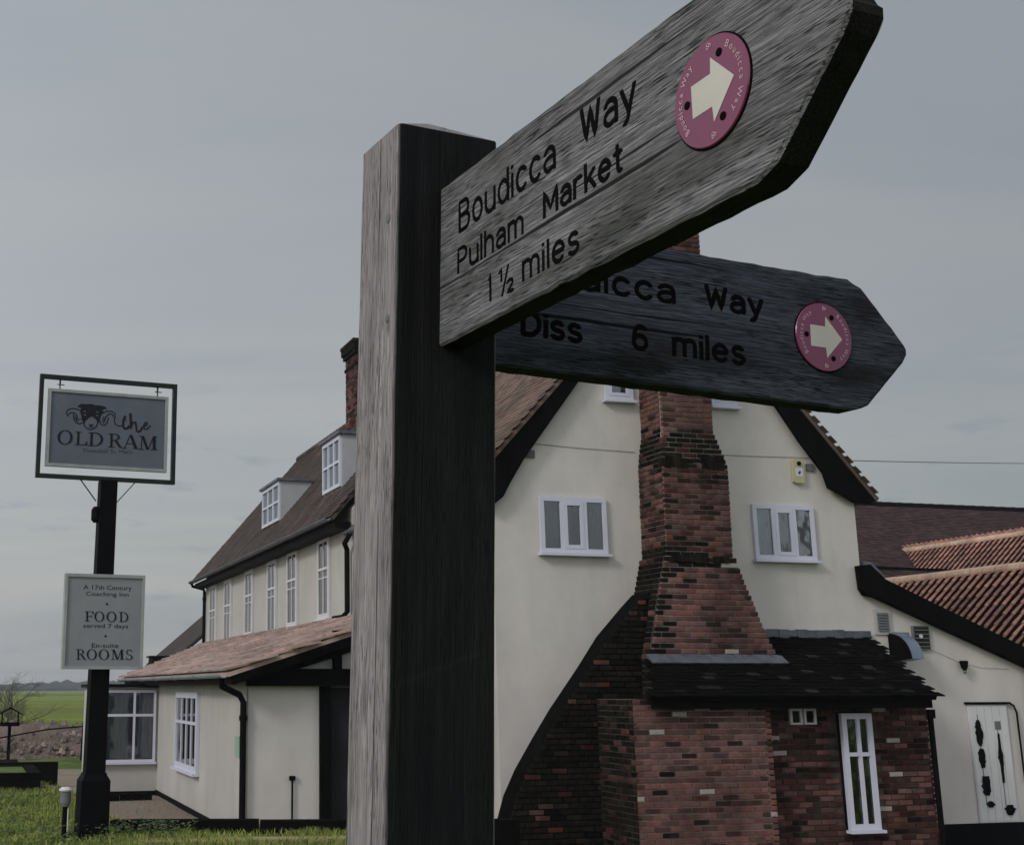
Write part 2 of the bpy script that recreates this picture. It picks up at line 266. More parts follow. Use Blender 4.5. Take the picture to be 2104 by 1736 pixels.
def grassmat():
    m, nt, b = newmat('meadow')
    tcn = nd(nt, 'ShaderNodeTexCoord'); P = tcn.outputs['Object']
    a = nd(nt, 'ShaderNodeTexNoise', {0: P, 'Scale': 1.4, 'Detail': 8, 'Roughness': .7})
    r = nd(nt, 'ShaderNodeValToRGB', {0: a.outputs[0]}); e = r.color_ramp.elements
    e[0].position = .32; e[0].color = (.045, .075, .020, 1); e[1].position = .68; e[1].color = (.15, .21, .06, 1)
    # the young corn beyond: brighter, with darker tramlines across
    mpn = nd(nt, 'ShaderNodeMapping', {0: P, 2: (0, 0, -.1), 3: (.004, .035, 1)})
    f = nd(nt, 'ShaderNodeTexNoise', {0: mpn.outputs[0], 'Scale': 1., 'Detail': 5, 'Roughness': .6})
    r2 = nd(nt, 'ShaderNodeValToRGB', {0: f.outputs[0]}); e = r2.color_ramp.elements
    e[0].position = .36; e[0].color = (.115, .125, .035, 1); e[1].position = .60; e[1].color = (.19, .26, .030, 1)
    sx = nd(nt, 'ShaderNodeSeparateXYZ', {0: P})
    fm = nd(nt, 'ShaderNodeMapRange', {0: sx.outputs[1], 1: 55., 2: 62., 3: 0., 4: 1.}); fm.clamp = True
    c = nd(nt, 'ShaderNodeMixRGB', {0: fm.outputs[0], 1: r.outputs[0], 2: r2.outputs[0]})
    nt.links.new(c.outputs[0], b.inputs['Base Color']); b.inputs['Roughness'].default_value = .95; b.inputs['Specular IOR Level'].default_value = .1
    n2 = nd(nt, 'ShaderNodeTexNoise', {0: P, 'Scale': 22., 'Detail': 4})
    bp = nd(nt, 'ShaderNodeBump', {'Strength': .7, 'Distance': .04, 'Height': n2.outputs[0]}); nt.links.new(bp.outputs[0], b.inputs['Normal'])
    return m
X['grass'] = grassmat()
# ------------------------------------------------------------------ mesh building
class Fr:
    """a working frame on a wall: u along it, n out of it, z up"""
    def __init__(s, O, U, Nn, Z=(0, 0, 1)): s.O = Vector(O); s.U = Vector(U); s.N = Vector(Nn); s.Z = Vector(Z)
    def pt(s, u, n, z): return s.O+s.U*u+s.N*n+s.Z*z
ID = Fr((0, 0, 0), (1, 0, 0), (0, 1, 0))
class MB:
    def __init__(s): s.v = []; s.f = []
    def add(s, vs, fs):
        o = len(s.v); s.v += [Vector(q) for q in vs]; s.f += [tuple(i+o for i in f) for f in fs]; return s
    def box(s, u0, u1, n0, n1, z0, z1, fr=ID):
        P = [fr.pt(u, n, z) for z in (z0, z1) for n in (n0, n1) for u in (u0, u1)]
        return s.add(P, [(0, 2, 3, 1), (4, 5, 7, 6), (0, 1, 5, 4), (2, 6, 7, 3), (0, 4, 6, 2), (1, 3, 7, 5)])
    def hexa(s, lo, hi):
        return s.add(list(lo)+list(hi), [(3, 2, 1, 0), (4, 5, 6, 7), (0, 1, 5, 4), (1, 2, 6, 5), (2, 3, 7, 6), (3, 0, 4, 7)])
    def prism(s, poly, n0, n1, fr=ID):
        """poly of (u, z) extruded along n"""
        k = len(poly)
        vs = [fr.pt(u, n0, z) for u, z in poly]+[fr.pt(u, n1, z) for u, z in poly]
        fs = [tuple(range(k))[::-1], tuple(range(k, 2*k))]+[(i, (i+1) % k, k+(i+1) % k, k+i) for i in range(k)]
        return s.add(vs, fs)
    def slab(s, quad, t):
        """flat quad thickened downwards along its normal"""
        q = [Vector(p) for p in quad]; n = (q[1]-q[0]).cross(q[-1]-q[0]).normalized()
        if n.z < 0: q = q[::-1]; n = -n
        k = len(q)
        vs = q+[p-n*t for p in q]
        return s.add(vs, [tuple(range(k)), tuple(range(k, 2*k))[::-1]]+[(i, k+i, k+(i+1) % k, (i+1) % k) for i in range(k)])
    def tube(s, pts, r, sides=6, r1=None, flat=None):
        pts = [Vector(p) for p in pts]; r1 = r if r1 is None else r1; k = len(pts); rings = []
        up = None
        for i, p in enumerate(pts):
            d = (pts[min(i+1, k-1)]-pts[max(i-1, 0)])
            d = d.normalized() if d.length > 1e-9 else Vector((0, 0, 1))
            if up is None: up = d.orthogonal().normalized()
            up = (up-d*up.dot(d)); up = up.normalized() if up.length > 1e-6 else d.orthogonal().normalized()
            sd_ = d.cross(up); rr = r+(r1-r)*i/max(1, k-1)
            ring = [p+(up*math.cos(2*math.pi*j/sides)+sd_*math.sin(2*math.pi*j/sides))*rr for j in range(sides)]
            if flat: ring = [q-flat[1]*((q-p).dot(flat[1]))*(1-flat[0]) for q in ring]
            rings.append(ring)
        vs = [q for g in rings for q in g]; fs = []
        for i in range(k-1):
            for j in range(sides):
                a = i*sides+j; b = i*sides+(j+1) % sides; fs.append((a, b, b+sides, a+sides))
        fs += [tuple(range(sides))[::-1], tuple(range((k-1)*sides, k*sides))]
        return s.add(vs, fs)
    def lathe(s, prof, sides=16, fr=ID, c=(0, 0)):
        k = len(prof); vs = []
        for r, z in prof:
            for j in range(sides):
                t = 2*math.pi*j/sides; vs.append(fr.pt(c[0]+r*math.cos(t), c[1]+r*math.sin(t), z))
        fs = [(i*sides+j, i*sides+(j+1) % sides, (i+1)*sides+(j+1) % sides, (i+1)*sides+j) for i in range(k-1) for j in range(sides)]
        fs += [tuple(range(sides))[::-1], tuple(range((k-1)*sides, k*sides))]
        return s.add(vs, fs)
    def mesh(s, name, m, off=(0, 0, 0), smooth=False):
        me = bpy.data.meshes.new(name); o = Vector(off)
        me.from_pydata([tuple(v-o) for v in s.v], [], s.f); me.update()
        bm = bmesh.new(); bm.from_mesh(me); bmesh.ops.recalc_face_normals(bm, faces=bm.faces); bm.to_mesh(me); bm.free()
        me.materials.append(X[m] if isinstance(m, str) else m)
        if smooth: me.polygons.foreach_set('use_smooth', [True]*len(me.polygons))
        return me
def tag(o, label=None, cat=None, group=None, kind=None):
    for k, v in (('label', label), ('category', cat), ('group', group), ('kind', kind)):
        if v: o[k] = v
    return o
class Thing:
    """an Empty at the thing's base; parts are given in the inn frame (or world frame when rot=0)"""
    def __init__(s, name, label, cat, base, inn=True, group=None):
        s.o = bpy.data.objects.new(name, None); COL.objects.link(s.o); s.o.empty_display_size = .2
        s.base = Vector(base); s.o.location = W(base) if inn else Vector(base)
        if inn: s.o.rotation_euler = (0, 0, AL)
        tag(s.o, label, cat, group)
    def part(s, name, mb, m, parent=None, smooth=False, kind=None, label=None):
        o = bpy.data.objects.new(name, mb.mesh(name, m, s.base, smooth)); COL.objects.link(o)
        o.parent = parent or s.o
        if kind: o['kind'] = kind
        if label: o['label'] = label
        return o
    def inst(s, name, me, mtx, parent):
        o = bpy.data.objects.new(name, me); COL.objects.link(o); o.parent = parent
        mt = mtx.copy(); mt.translation = mtx.translation-s.base; o.matrix_basis = mt
        return o
def single(name, mb, m, label, cat, base, inn=True, group=None, smooth=False, kind=None):
    me = mb.mesh(name, m, base, smooth); o = bpy.data.objects.new(name, me); COL.objects.link(o)
    o.location = W(base) if inn else Vector(base)
    if inn: o.rotation_euler = (0, 0, AL)
    return tag(o, label, cat, group, kind)
def basis(U, V, Nn, loc):
    m = Matrix.Identity(4)
    for i in range(3): m[i][0] = U[i]; m[i][1] = V[i]; m[i][2] = Nn[i]; m[i][3] = loc[i]
    return m
def unitbrick(name, m, L=.207, D=.06, Hh=.0585, j=.006):
    mb = MB(); c = .004
    def jt(): return random.uniform(-j, j)*.5
    lo = [(-L/2, 0, -Hh/2), (L/2, 0, -Hh/2), (L/2, 0, Hh/2), (-L/2, 0, Hh/2)]
    fr_ = [(-L/2+c+jt(), D+jt(), -Hh/2+c+jt()), (L/2-c+jt(), D+jt(), -Hh/2+c+jt()), (L/2-c+jt(), D+jt(), Hh/2-c+jt()), (-L/2+c+jt(), D+jt(), Hh/2-c+jt())]
    mid = [(q[0], D-c, q[2]) for q in lo]
    vs = lo+mid+fr_
    fs = [(3, 2, 1, 0), (8, 9, 10, 11)]
    for a in (0, 4):
        fs += [(a+i, a+(i+1) % 4, a+4+(i+1) % 4, a+4+i) for i in range(4)]
    mb.add(vs, fs)
    return mb
BRK = [unitbrick('brick', 'brick') for _ in range(5)]
HDR = [unitbrick('brick', 'brick', L=.096) for _ in range(3)]
BME = {}
def brickmesh(i, half, m):
    k = (i, half, m)
    if k not in BME: BME[k] = (HDR if half else BRK)[i].mesh('brick', m)
    return BME[k]
def lay(T, part, spots, nobj, name='brick', rest='brick_courses'):
    """spots: (U, outward, loc, half, material, priority). The first nobj by priority become objects, the rest are joined by material"""
    spots.sort(key=lambda q: -q[5]); bulk = {}
    for i, (U, Nn, loc, half, m, pr) in enumerate(spots):
        U = Vector(U); Nn = Vector(Nn); Zv = Vector((0, 0, 1)); k = random.randrange(3 if half is True else 5)
        mt = basis(U, Nn, Zv, Vector(loc)+Nn*random.uniform(-.004, .004))
        rz = Matrix.Rotation(random.uniform(-.012, .012), 4, 'Y'); mt = mt @ rz
        if isinstance(half, float): mt = mt @ Matrix.Scale((half-.018)/.207, 4, (1, 0, 0)); half = False
        if i < nobj: T.inst(name, brickmesh(k, half, m), mt, part)
        else:
            src = (HDR if half else BRK)[k]; bulk.setdefault(m, MB()).add([mt @ v for v in src.v], src.f)
    for m, mb in bulk.items(): T.part(rest, mb, m, part, kind='stuff')
def wallbricks(fr, u0f, u1f, z0, z1, matf, n=0., prio=lambda u, z: 0, skip=lambda u, z: False, ragged=0.):
    out_ = []; z = z0+.0375; r = 0
    while z < z1:
        u0, u1 = u0f(z), u1f(z); u = u0; first = True
        while u < u1-.05:
            half = (first and r % 2 == 1) or (u1-u < .2)
            L = .1125 if half else .225
            uc = u+L/2; first = False
            if not skip(uc, z):
                out_.append((fr.U, fr.N, fr.pt(uc, n-.06+.008, z), half, matf(uc, z), prio(uc, z)))
            u += L
        z += .075; r += 1
    return out_
def tilefield(T, roof, O, U, V, LU, LV, w, g, th, m, nobj, inside=lambda u, v: True, seen=None, length=None, name='tile', shape='plain', jit=1.):
    U = Vector(U).normalized(); V = Vector(V).normalized(); Nn = U.cross(V).normalized()
    if Nn.z < 0: Nn = -Nn
    O = Vector(O); tl = length or g*1.45
    variants = []
    for k in range(4):
        mb = MB(); a = lambda q: random.uniform(-q, q)*jit
        if shape == 'plain':
            x0, x1 = .0015+a(.001), w-.0035+a(.001)
            lift = th*1.25
            lo = [(x0, 0+a(.004), lift-th*.9), (x1, 0+a(.004), lift-th*.9), (x1, tl, -th*.5), (x0, tl, -th*.5)]
            hi = [(x0, lo[0][1], lift+a(.002)), (x1, lo[1][1], lift+a(.002)), (x1, tl, th*.3), (x0, tl, th*.3)]
            mb.hexa([Vector(q) for q in lo], [Vector(q) for q in hi])
        else:           # pantile: a broad trough and a raised roll
            prof = [(0, .012), (.12*w/.24, -.004), (.16*w/.24, .012), (.182*w/.24, .046), (.212*w/.24, .062), (.242*w/.24, .044), (.262*w/.24, .006)]
            k2 = len(prof); vs = []
            for (vv, dz) in ((0+a(.006), .022), (tl, .0)):
                vs += [(p, vv, q+dz) for p, q in prof]+[(p, vv, q+dz-.014) for p, q in prof]
            fs = []
            for i in range(k2-1):
                fs += [(i, i+1, 2*k2+i+1, 2*k2+i), (k2+i+1, k2+i, 3*k2+i, 3*k2+i+1), (i, k2+i, k2+i+1, i+1), (2*k2+i, 2*k2+i+1, 3*k2+i+1, 3*k2+i)]
            fs += [(0, 2*k2, 3*k2, k2), (k2-1, 2*k2-1, 4*k2-1, 3*k2-1)]
            mb.add(vs, fs)
        variants.append(mb)
    mes = None; cells = []
    for r in range(int(LV/g+.999)):
        off = (r % 2)*.5*w if shape == 'plain' else 0
        for c in range(-1, int(LU/w)+1):
            u = c*w+off; v = r*g
            if u+w*.5 < 0 or u+w*.5 > LU or not inside(u+w*.5, v+g*.5): continue
            p = O+U*u+V*v; x, y = proj(p+V*g*.5)
            vis = seen and any(b[0] <= x <= b[2] and b[1] <= y <= b[3] for b in seen)
            cells.append((0 if vis else 1, p.length, p, random.randrange(4)))
    cells.sort(key=lambda q: (q[0], q[1])); bulk = MB()
    for i, (nv, _, p, k) in enumerate(cells):
        ang = random.uniform(-.012, .012)*jit
        mt = basis(U, V, Nn, p+Nn*random.uniform(0, .004)*jit) @ Matrix.Rotation(ang, 4, 'Z') @ Matrix.Rotation(random.uniform(-.02, .02)*jit, 4, 'X')
        if i < nobj and nv == 0:
            if mes is None: mes = [q.mesh(name, m) for q in variants]
            T.inst(name, mes[k], mt, roof)
        else: bulk.add([mt @ v for v in variants[k].v], variants[k].f)
    if bulk.v: T.part('tile_courses', bulk, m, roof, kind='stuff')
def window(T, fr, u0, u1, z0, z1, lights, fw=.055, bars=(0, 0), sill=True, curtain=True, m='white', rail=None, proud=.05, cw=.36):
    """lights: list of (ua, ub, sash width) as fractions"""
    mb = MB(); d0, d1 = .004, proud
    mb.box(u0, u1, d0, d1, z1-fw, z1, fr); mb.box(u0, u1, d0, d1, z0, z0+fw, fr)
    mb.box(u0, u0+fw, d0, d1-.001, z0+fw, z1-fw, fr); mb.box(u1-fw, u1, d0, d1-.001, z0+fw, z1-fw, fr)
    iu0, iu1, iz0, iz1 = u0+fw, u1-fw, z0+fw, z1-fw; wu = iu1-iu0
    win = T.part('window', mb, m)
    T.part('interior', MB().box(iu0, iu1, .004, .008, iz0, iz1, fr), 'inside', win)
    if sill: T.part('sill', MB().box(u0-.03, u1+.03, .002, proud+.06, z0-.04, z0-.001, fr), m, win)
    prev = None
    for i, (fa, fb, sw) in enumerate(lights):
        a, b = iu0+wu*fa, iu0+wu*fb
        if i: T.part('mullion', MB().box(prev, a, .01, proud-.002, iz0, iz1, fr), m, win)
        prev = b
        if sw:
            s_ = MB(); s_.box(a, b, .014, proud+.006, iz1-sw, iz1-.001, fr); s_.box(a, b, .014, proud+.006, iz0+.001, iz0+sw, fr)
            s_.box(a+.001, a+sw, .014, proud+.005, iz0+sw, iz1-sw, fr); s_.box(b-sw, b-.001, .014, proud+.005, iz0+sw, iz1-sw, fr)
            T.part('sash', s_, m, win)
        pa, pb, pz0, pz1 = a+sw, b-sw, iz0+sw, iz1-sw
        T.part('pane', MB().box(pa, pb, .030, .034, pz0, pz1, fr), 'glass', win)
        gb = MB()
        for k in range(1, bars[0]+1):
            x = pa+(pb-pa)*k/(bars[0]+1); gb.box(x-.012, x+.012, .0345, proud-.004, pz0, pz1, fr)
        for k in range(1, bars[1]+1):
            zz = pz0+(pz1-pz0)*k/(bars[1]+1); gb.box(pa, pb, .0345, proud-.006, zz-.012, zz+.012, fr)
        if rail:
            zz = iz0+(iz1-iz0)*rail; gb.box(pa, pb, .0345, proud+.004, zz-.025, zz+.025, fr)
        if gb.v: T.part('glazing_bar', gb, m, win)
        if curtain:
            cb = MB()
            for (x0, x1) in curtain_spans(i, len(lights), pa, pb, cw):
                n = 14; pts = [(x0+(x1-x0)*k/n, .016+.006*math.sin(k*2.3+i)) for k in range(n+1)]
                cz0 = pz0 + (random.uniform(0, .05) if curtain != 'half' else 0)
                vs = [fr.pt(u, nn, cz0) for u, nn in pts]+[fr.pt(u, nn, pz1) for u, nn in pts]
                cb.add(vs, [(k, k+1, n+2+k, n+1+k) for k in range(n)])
            if cb.v: T.part('curtain', cb, 'curtain', win)
    return win
def curtain_spans(i, n, a, b, cw):
    w_ = b-a
    if n == 1: return [(a, a+w_*cw), (b-w_*cw, b)]
    if i == 0: return [(a, a+w_*.86)]
    if i == n-1: return [(a+w_*.2, b)]
    return [(a, a+w_*cw)]
# text: built-in font outline and two home-made alphabets
_fc = {}
def fontmesh(body):
    if body in _fc: return _fc[body]
    c = bpy.data.curves.new('t', 'FONT'); c.body = body; c.resolution_u = 3
    o = bpy.data.objects.new('t', c); COL.objects.link(o)
    dg = bpy.context.evaluated_depsgraph_get(); me = bpy.data.meshes.new_from_object(o.evaluated_get(dg))
    vs = [(v.co.x, v.co.y) for v in me.vertices]; fs = [tuple(p.vertices) for p in me.polygons]
    bpy.data.objects.remove(o); bpy.data.curves.remove(c); bpy.data.meshes.remove(me)
    _fc[body] = (vs, fs); return vs, fs
def fittext(mb, body, x0, x1, y0, y1, f, n=0):
    vs, fs = fontmesh(body)
    ax, bx = min(v[0] for v in vs), max(v[0] for v in vs); ay, by = min(v[1] for v in vs), max(v[1] for v in vs)
    mb.add([f(x0+(v[0]-ax)/(bx-ax)*(x1-x0), y0+(v[1]-ay)/(by-ay)*(y1-y0), n) for v in vs], fs)
def arc(cx, cy, rx, ry, a0, a1, n=8):
    return [(cx+rx*math.cos(math.radians(a0+(a1-a0)*i/n)), cy+ry*math.sin(math.radians(a0+(a1-a0)*i/n))) for i in range(n+1)]
G_ = {
 'B': (4.2, [[(0, 0), (0, 7), (2.2, 7)]+arc(2.2, 5.35, 1.6, 1.65, 90, -90)[1:]+[(0, 3.7)], [(2.2, 3.7)]+arc(2.3, 1.85, 1.9, 1.85, 90, -90)+[(0, 0)]]),
 'P': (3.9, [[(0, 0), (0, 7), (2.1, 7)]+arc(2.1, 5.1, 1.8, 1.9, 90, -90)[1:]+[(0, 3.2)]]),
 'D': (4.4, [[(0, 0), (0, 7), (1.6, 7)]+arc(1.6, 3.5, 2.8, 3.5, 90, -90, 12)+[(0, 0)]]),
 'M': (5., [[(0, 0), (0, 7), (2.5, 1.6), (5., 7), (5., 0)]]), 'W': (5.4, [[(0, 7), (1.35, 0), (2.7, 6.6), (4.05, 0), (5.4, 7)]]),
 'o': (3.6, [arc(1.8, 2.5, 1.8, 2.5, 0, 360, 16)]), 'c': (3.3, [arc(1.8, 2.5, 1.8, 2.5, 42, 318, 12)]),
 'u': (3.5, [[(0, 5), (0, 1.8)]+arc(1.75, 1.75, 1.75, 1.75, 180, 360)+[(3.5, 5)], [(3.5, 1.8), (3.5, 0)]]),
 'd': (3.6, [arc(1.8, 2.5, 1.8, 2.5, 0, 360, 16), [(3.6, 0), (3.6, 7.1)]]), 'i': (.01, [[(0, 0), (0, 4.9)], [(0, 6.5), (0, 6.75)]]),
 'l': (.01, [[(0, 0), (0, 7.1)]]), 'h': (3.4, [[(0, 0), (0, 7.1)], [(0, 2.9)]+arc(1.7, 3.2, 1.7, 1.8, 180, 0)+[(3.4, 0)]]),
 'a': (3.4, [arc(1.75, 3.3, 1.65, 1.7, 155, 0)+[(3.4, 0)], [(3.4, 2.9), (1.6, 2.9)]+arc(1.6, 1.45, 1.6, 1.45, 90, 270)[1:]+[(3.4, .7)]]),
 'm': (5.6, [[(0, 0), (0, 5)], [(0, 3)]+arc(1.4, 3.4, 1.4, 1.6, 180, 0)+[(2.8, 0)], [(2.8, 3.2)]+arc(4.2, 3.4, 1.4, 1.6, 180, 0)+[(5.6, 0)]]),
 'r': (2.4, [[(0, 0), (0, 5)], [(0, 2.8)]+arc(1.7, 3.1, 1.7, 1.9, 180, 65)]), 'k': (3.2, [[(0, 0), (0, 7.1)], [(3, 5), (0, 1.9)], [(1.2, 3.1), (3.2, 0)]]),
 'e': (3.6, [[(.1, 2.65), (3.6, 2.65)]+arc(1.8, 2.5, 1.8, 2.5, 4, 318, 14)]), 't': (2.2, [[(1, 6.8), (1, 1.1)]+arc(1.9, 1.1, .9, 1.1, 180, 280, 4), [(0, 4.9), (2.2, 4.9)]]),
 's': (3., [arc(1.5, 3.75, 1.35, 1.25, 35, 255, 8)+arc(1.5, 1.25, 1.5, 1.25, 80, -150, 8)]), 'y': (3.6, [[(0, 5), (1.85, .2)], [(3.6, 5), (1.5, -1.3), (.6, -2)]]),
 '6': (3.6, [[(3.1, 6.3)]+arc(2., 5., 1.6, 2., 60, 175, 6)+[(.05, 2.4)]+arc(1.8, 2.1, 1.75, 2.1, 175, 535, 16)]), '1': (1.1, [[(0, 5.7), (1.1, 7), (1.1, 0)]]),
 '½': (4.4, [[(0, 6.3), (.7, 7), (.7, 3.9)], [(2.9, 7), (.9, 0)], arc(3.4, 2.2, .9, .9, 160, -20, 6)+[(2.5, 0), (4.4, 0)]]),
}
def strokes(mb, word, s0, s1, base, cap, r, f, nrm, gap=1.7):
    x = 0; items = []
    for ch in word:
        wd, st = G_[ch]; items.append((x, st)); x += wd+gap
    tot = x-gap; k = (s1-s0-2*r*.0)/tot; q = cap/7
    for x0, st in items:
        for pl in st:
            pts = [(s0+(x0+px)*k, base+py*q) for px, py in pl]
            dense = []
            for i in range(len(pts)-1):     # a slightly shaky router line
                a, b = pts[i], pts[i+1]; L = math.hypot(b[0]-a[0], b[1]-a[1]); nn = max(1, int(L/(r*2.2)))
                for j in range(nn): dense.append((a[0]+(b[0]-a[0])*j/nn+random.gauss(0, r*.05), a[1]+(b[1]-a[1])*j/nn+random.gauss(0, r*.05)))
            dense.append(pts[-1])
            # round the ends
            d0 = dense[0]; d1 = dense[1]; e0 = dense[-1]; e1 = dense[-2]
            mb.tube([f(px, py) for px, py in dense], r*random.uniform(.95, 1.06), 8, flat=(.12, nrm))
            for (px, py) in (dense[0], dense[-1]):
                mb.tube([f(px-r*.9, py), f(px-r*.5, py), f(px, py), f(px+r*.5, py), f(px+r*.9, py)], r*.6, 8, flat=(.13, nrm))
def ellipse_ring(cx, cy, rx, ry, ix, iy, n=28):
    o_ = [(cx+rx*math.cos(2*math.pi*i/n), cy+ry*math.sin(2*math.pi*i/n)) for i in range(n)]
    i_ = [(cx+ix*math.cos(2*math.pi*i/n), cy+iy*math.sin(2*math.pi*i/n)) for i in range(n)]
    return [[o_[i], o_[(i+1) % n], i_[(i+1) % n], i_[i]] for i in range(n)]
def bowl(cx, cy, rx, ry, ix, iy, a0, a1, n=14):
    o_ = arc(cx, cy, rx, ry, a0, a1, n); i_ = arc(cx, cy, ix, iy, a0, a1, n)
    return [[o_[i], o_[i+1], i_[i+1], i_[i]] for i in range(n)]
def bar(x0, y0, x1, y1, w0):        # parallelogram stroke with horizontal width
    return [(x0-w0/2, y0), (x0+w0/2, y0), (x1+w0/2, y1), (x1-w0/2, y1)]
def R_(x0, x1, y0, y1): return [(x0, y0), (x1, y0), (x1, y1), (x0, y1)]
SER = {   # roman capitals in a unit box: thick stems, thin joins, bracketed serifs
 'O': ellipse_ring(.5, .5, .5, .51, .34, .465),
 'L': [R_(.18, .36, .03, .97), R_(.02, .52, .95, 1), R_(.02, 1, 0, .05), [(.80, .05), (1, .05), (1, .28), (.96, .28)]],
 'D': [R_(.14, .31, .03, .97), R_(0, .45, .95, 1), R_(0, .45, 0, .05)]+bowl(.42, .5, .58, .5, .42, .45, 90, -90),
 'R': [R_(.14, .30, .03, .97), R_(0, .45, .95, 1), R_(0, .46, 0, .05), R_(.3, .45, .49, .535)]+bowl(.42, .76, .38, .24, .23, .20, 90, -90)+[bar(.52, .5, .86, 0, .19), R_(.76, 1.02, 0, .04)],
 'A': [bar(.12, 0, .47, 1, .06), bar(.85, 0, .50, 1, .18), R_(.24, .74, .33, .375), R_(0, .28, 0, .04), R_(.66, 1.02, 0, .04)],
 'M': [bar(.13, .02, .16, 1, .05), bar(.48, 0, .20, 1, .15), bar(.50, 0, .80, 1, .05), R_(.76, .92, .03, .97), R_(0, .26, 0, .04), R_(.66, 1.02, 0, .045), R_(0, .24, .955, 1), R_(.76, 1.0, .955, 1)],
 'F': [R_(.2, .4, .03, .97), R_(.02, 1, .95, 1), R_(.02, .6, 0, .05), R_(.4, .76, .48, .53), R_(.73, .78, .38, .64), [(.82, .95), (1, .95), (1, .72), (.96, .72)]],
 'S': bowl(.5, .74, .40, .26, .24, .21, 30, 270)+bowl(.5, .26, .45, .26, .27, .21, 90, -150)+[R_(.83, .88, .72, .98), R_(.06, .11, .02, .3)],
}
def serif(mb, word, boxes, f, step=.0006):
    for ch, (x0, x1, y0, y1) in zip(word, boxes):
        for i, pl in enumerate(SER[ch]):
            h = .0025+step*(i % 7)
            top = [f(x0+u*(x1-x0), y0+v*(y1-y0), h) for u, v in pl]; bot = [f(x0+u*(x1-x0), y0+v*(y1-y0), .0005) for u, v in pl]
            mb.hexa(bot, top)
def flatpoly(mb, pts, f, h):
    k = len(pts); vs = [f(x, y, .0005) for x, y in pts]+[f(x, y, h) for x, y in pts]
    mb.add(vs, [tuple(range(k)), tuple(range(k, 2*k))]+[(i, (i+1) % k, k+(i+1) % k, k+i) for i in range(k)])
# ================================================================== GROUND
ZG = -.5
def gz(a, b):
    e = min(1, max(0, (a-1.45)/.6)); e = e*e*(3-2*e)
    t = min(1, max(0, (b-15.2-6.8*(1-e))/(2.6+8.4*(1-e)))); t = t*t*(3-2*t)
    q = min(1, max(0, (a-4.9)/1.8)); q = q*q*(3-2*q)*(1 if b < 60 else 0); q *= min(1, max(0, (b-4)/5.))
    t0 = ZG*t; t0 = t0+(min(t0, -.78)-t0)*q*(1 if b < 16.95 else max(0, 1-(b-16.95)/3))
    return t0 + .05*mnoise.noise(Vector((a*.35, b*.35, 0)))*(1 if b < 60 else 0)*(1-.6*t)
def axis_list(fine0, fine1, step, outer):
    L = [-q for q in outer[::-1]]; x = fine0; mid = []
    while x <= fine1: mid.append(x); x += step
    return [q for q in L if q < fine0-1]+mid+[q for q in outer if q > fine1+1]
AA = axis_list(-14, 26, .8, [40, 70, 130, 300, 700, 1300]); BB = axis_list(-6, 60, .8, [75, 100, 140, 200, 300, 500, 800, 1300])
g = MB(); na = len(AA)
g.add([(a, b, gz(a, b)) for b in BB for a in AA], [(j*na+i, j*na+i+1, (j+1)*na+i+1, (j+1)*na+i) for j in range(len(BB)-1) for i in range(na-1)])
single('ground', g, 'grass', None, None, (0, 0, 0), kind='structure', smooth=True)
def sheet(name, m, poly, lift, n=14):
    """a draped sheet over a quad (four corners in a, b)"""
    mb = MB(); P = [Vector((p[0], p[1], 0)) for p in poly]
    vs = []
    for j in range(n+1):
        for i in range(n+1):
            u, v = i/n, j/n; q = (P[0]*(1-u)+P[1]*u)*(1-v)+(P[3]*(1-u)+P[2]*u)*v
            e = .12*mnoise.noise(Vector((q.x*.9, q.y*.9, 3))) if (i in (0, n) or j in (0, n)) else 0
            vs.append((q.x+e, q.y+e, gz(q.x, q.y)+lift))
    mb.add(vs, [(j*(n+1)+i, j*(n+1)+i+1, (j+1)*(n+1)+i+1, (j+1)*(n+1)+i) for j in range(n) for i in range(n)])
    return single(name, mb, m, None, None, (0, 0, 0), kind='structure', smooth=True)
sheet('gravel_yard', 'concrete', [(1.9, 17.0), (17.5, 16.6), (17.5, 17.6), (2.3, 27.6)], .012, 26)
sheet('gravel_forecourt', 'concrete', [(4.2, 11.5), (18, 11.5), (18, 16.5), (4.8, 16.9)], .012, 18)
sheet('path', 'path', [(1.15, 23.2), (2.25, 21.6), (3.1, 33.5), (1.7, 33.5)], .016, 20)
sheet('path_patch', 'path', [(1.9, 33.4), (4.2, 33.0), (4.2, 35.6), (2.2, 36.0)], .022, 8)
# clay bank with rubble, at the field's edge
mb = MB(); n1_, n2_ = 70, 10; vs = []
for j in range(n2_+1):
    for i in range(n1_+1):
        a = -6+i*18/n1_; b = 41.5+j*.55; prof = math.sin(math.pi*j/n2_)**.7
        hgt = prof*(.95+.25*mnoise.noise(Vector((a*.6, b*.5, 1))))+.12*mnoise.noise(Vector((a*3, b*3, 5)))*prof
        vs.append((a, b, ZG-.05+hgt))
mb.add(vs, [(j*(n1_+1)+i, j*(n1_+1)+i+1, (j+1)*(n1_+1)+i+1, (j+1)*(n1_+1)+i) for j in range(n2_) for i in range(n1_)])
single('soil_bank', mb, 'soil', None, None, (0, 0, 0), kind='structure', smooth=True)
mb = MB()
for i in range(1100):
    a = random.uniform(-4, 7); j = random.random(); b = 41.4+j*3.0; z = ZG+math.sin(math.pi*min(1, max(0, (b-41.5)/5.5)))**.7*.95*random.uniform(.75, 1.08)
    s = random.choice((.03, .04, .06, .09, .12)); k = 6
    ring = [Vector((a+s*random.uniform(.6, 1.3)*math.cos(q), b+s*random.uniform(.5, 1)*math.sin(q), z)) for q in [2*math.pi*t/k for t in range(k)]]
    top = [Vector((a+(p.x-a)*.55, b+(p.y-b)*.55, z+s*random.uniform(.4, .9))) for p in ring]
    mb.add([p-Vector((0, 0, s*.4)) for p in ring]+top, [tuple(range(k, 2*k))]+[(t, (t+1) % k, k+(t+1) % k, k+t) for t in range(k)])
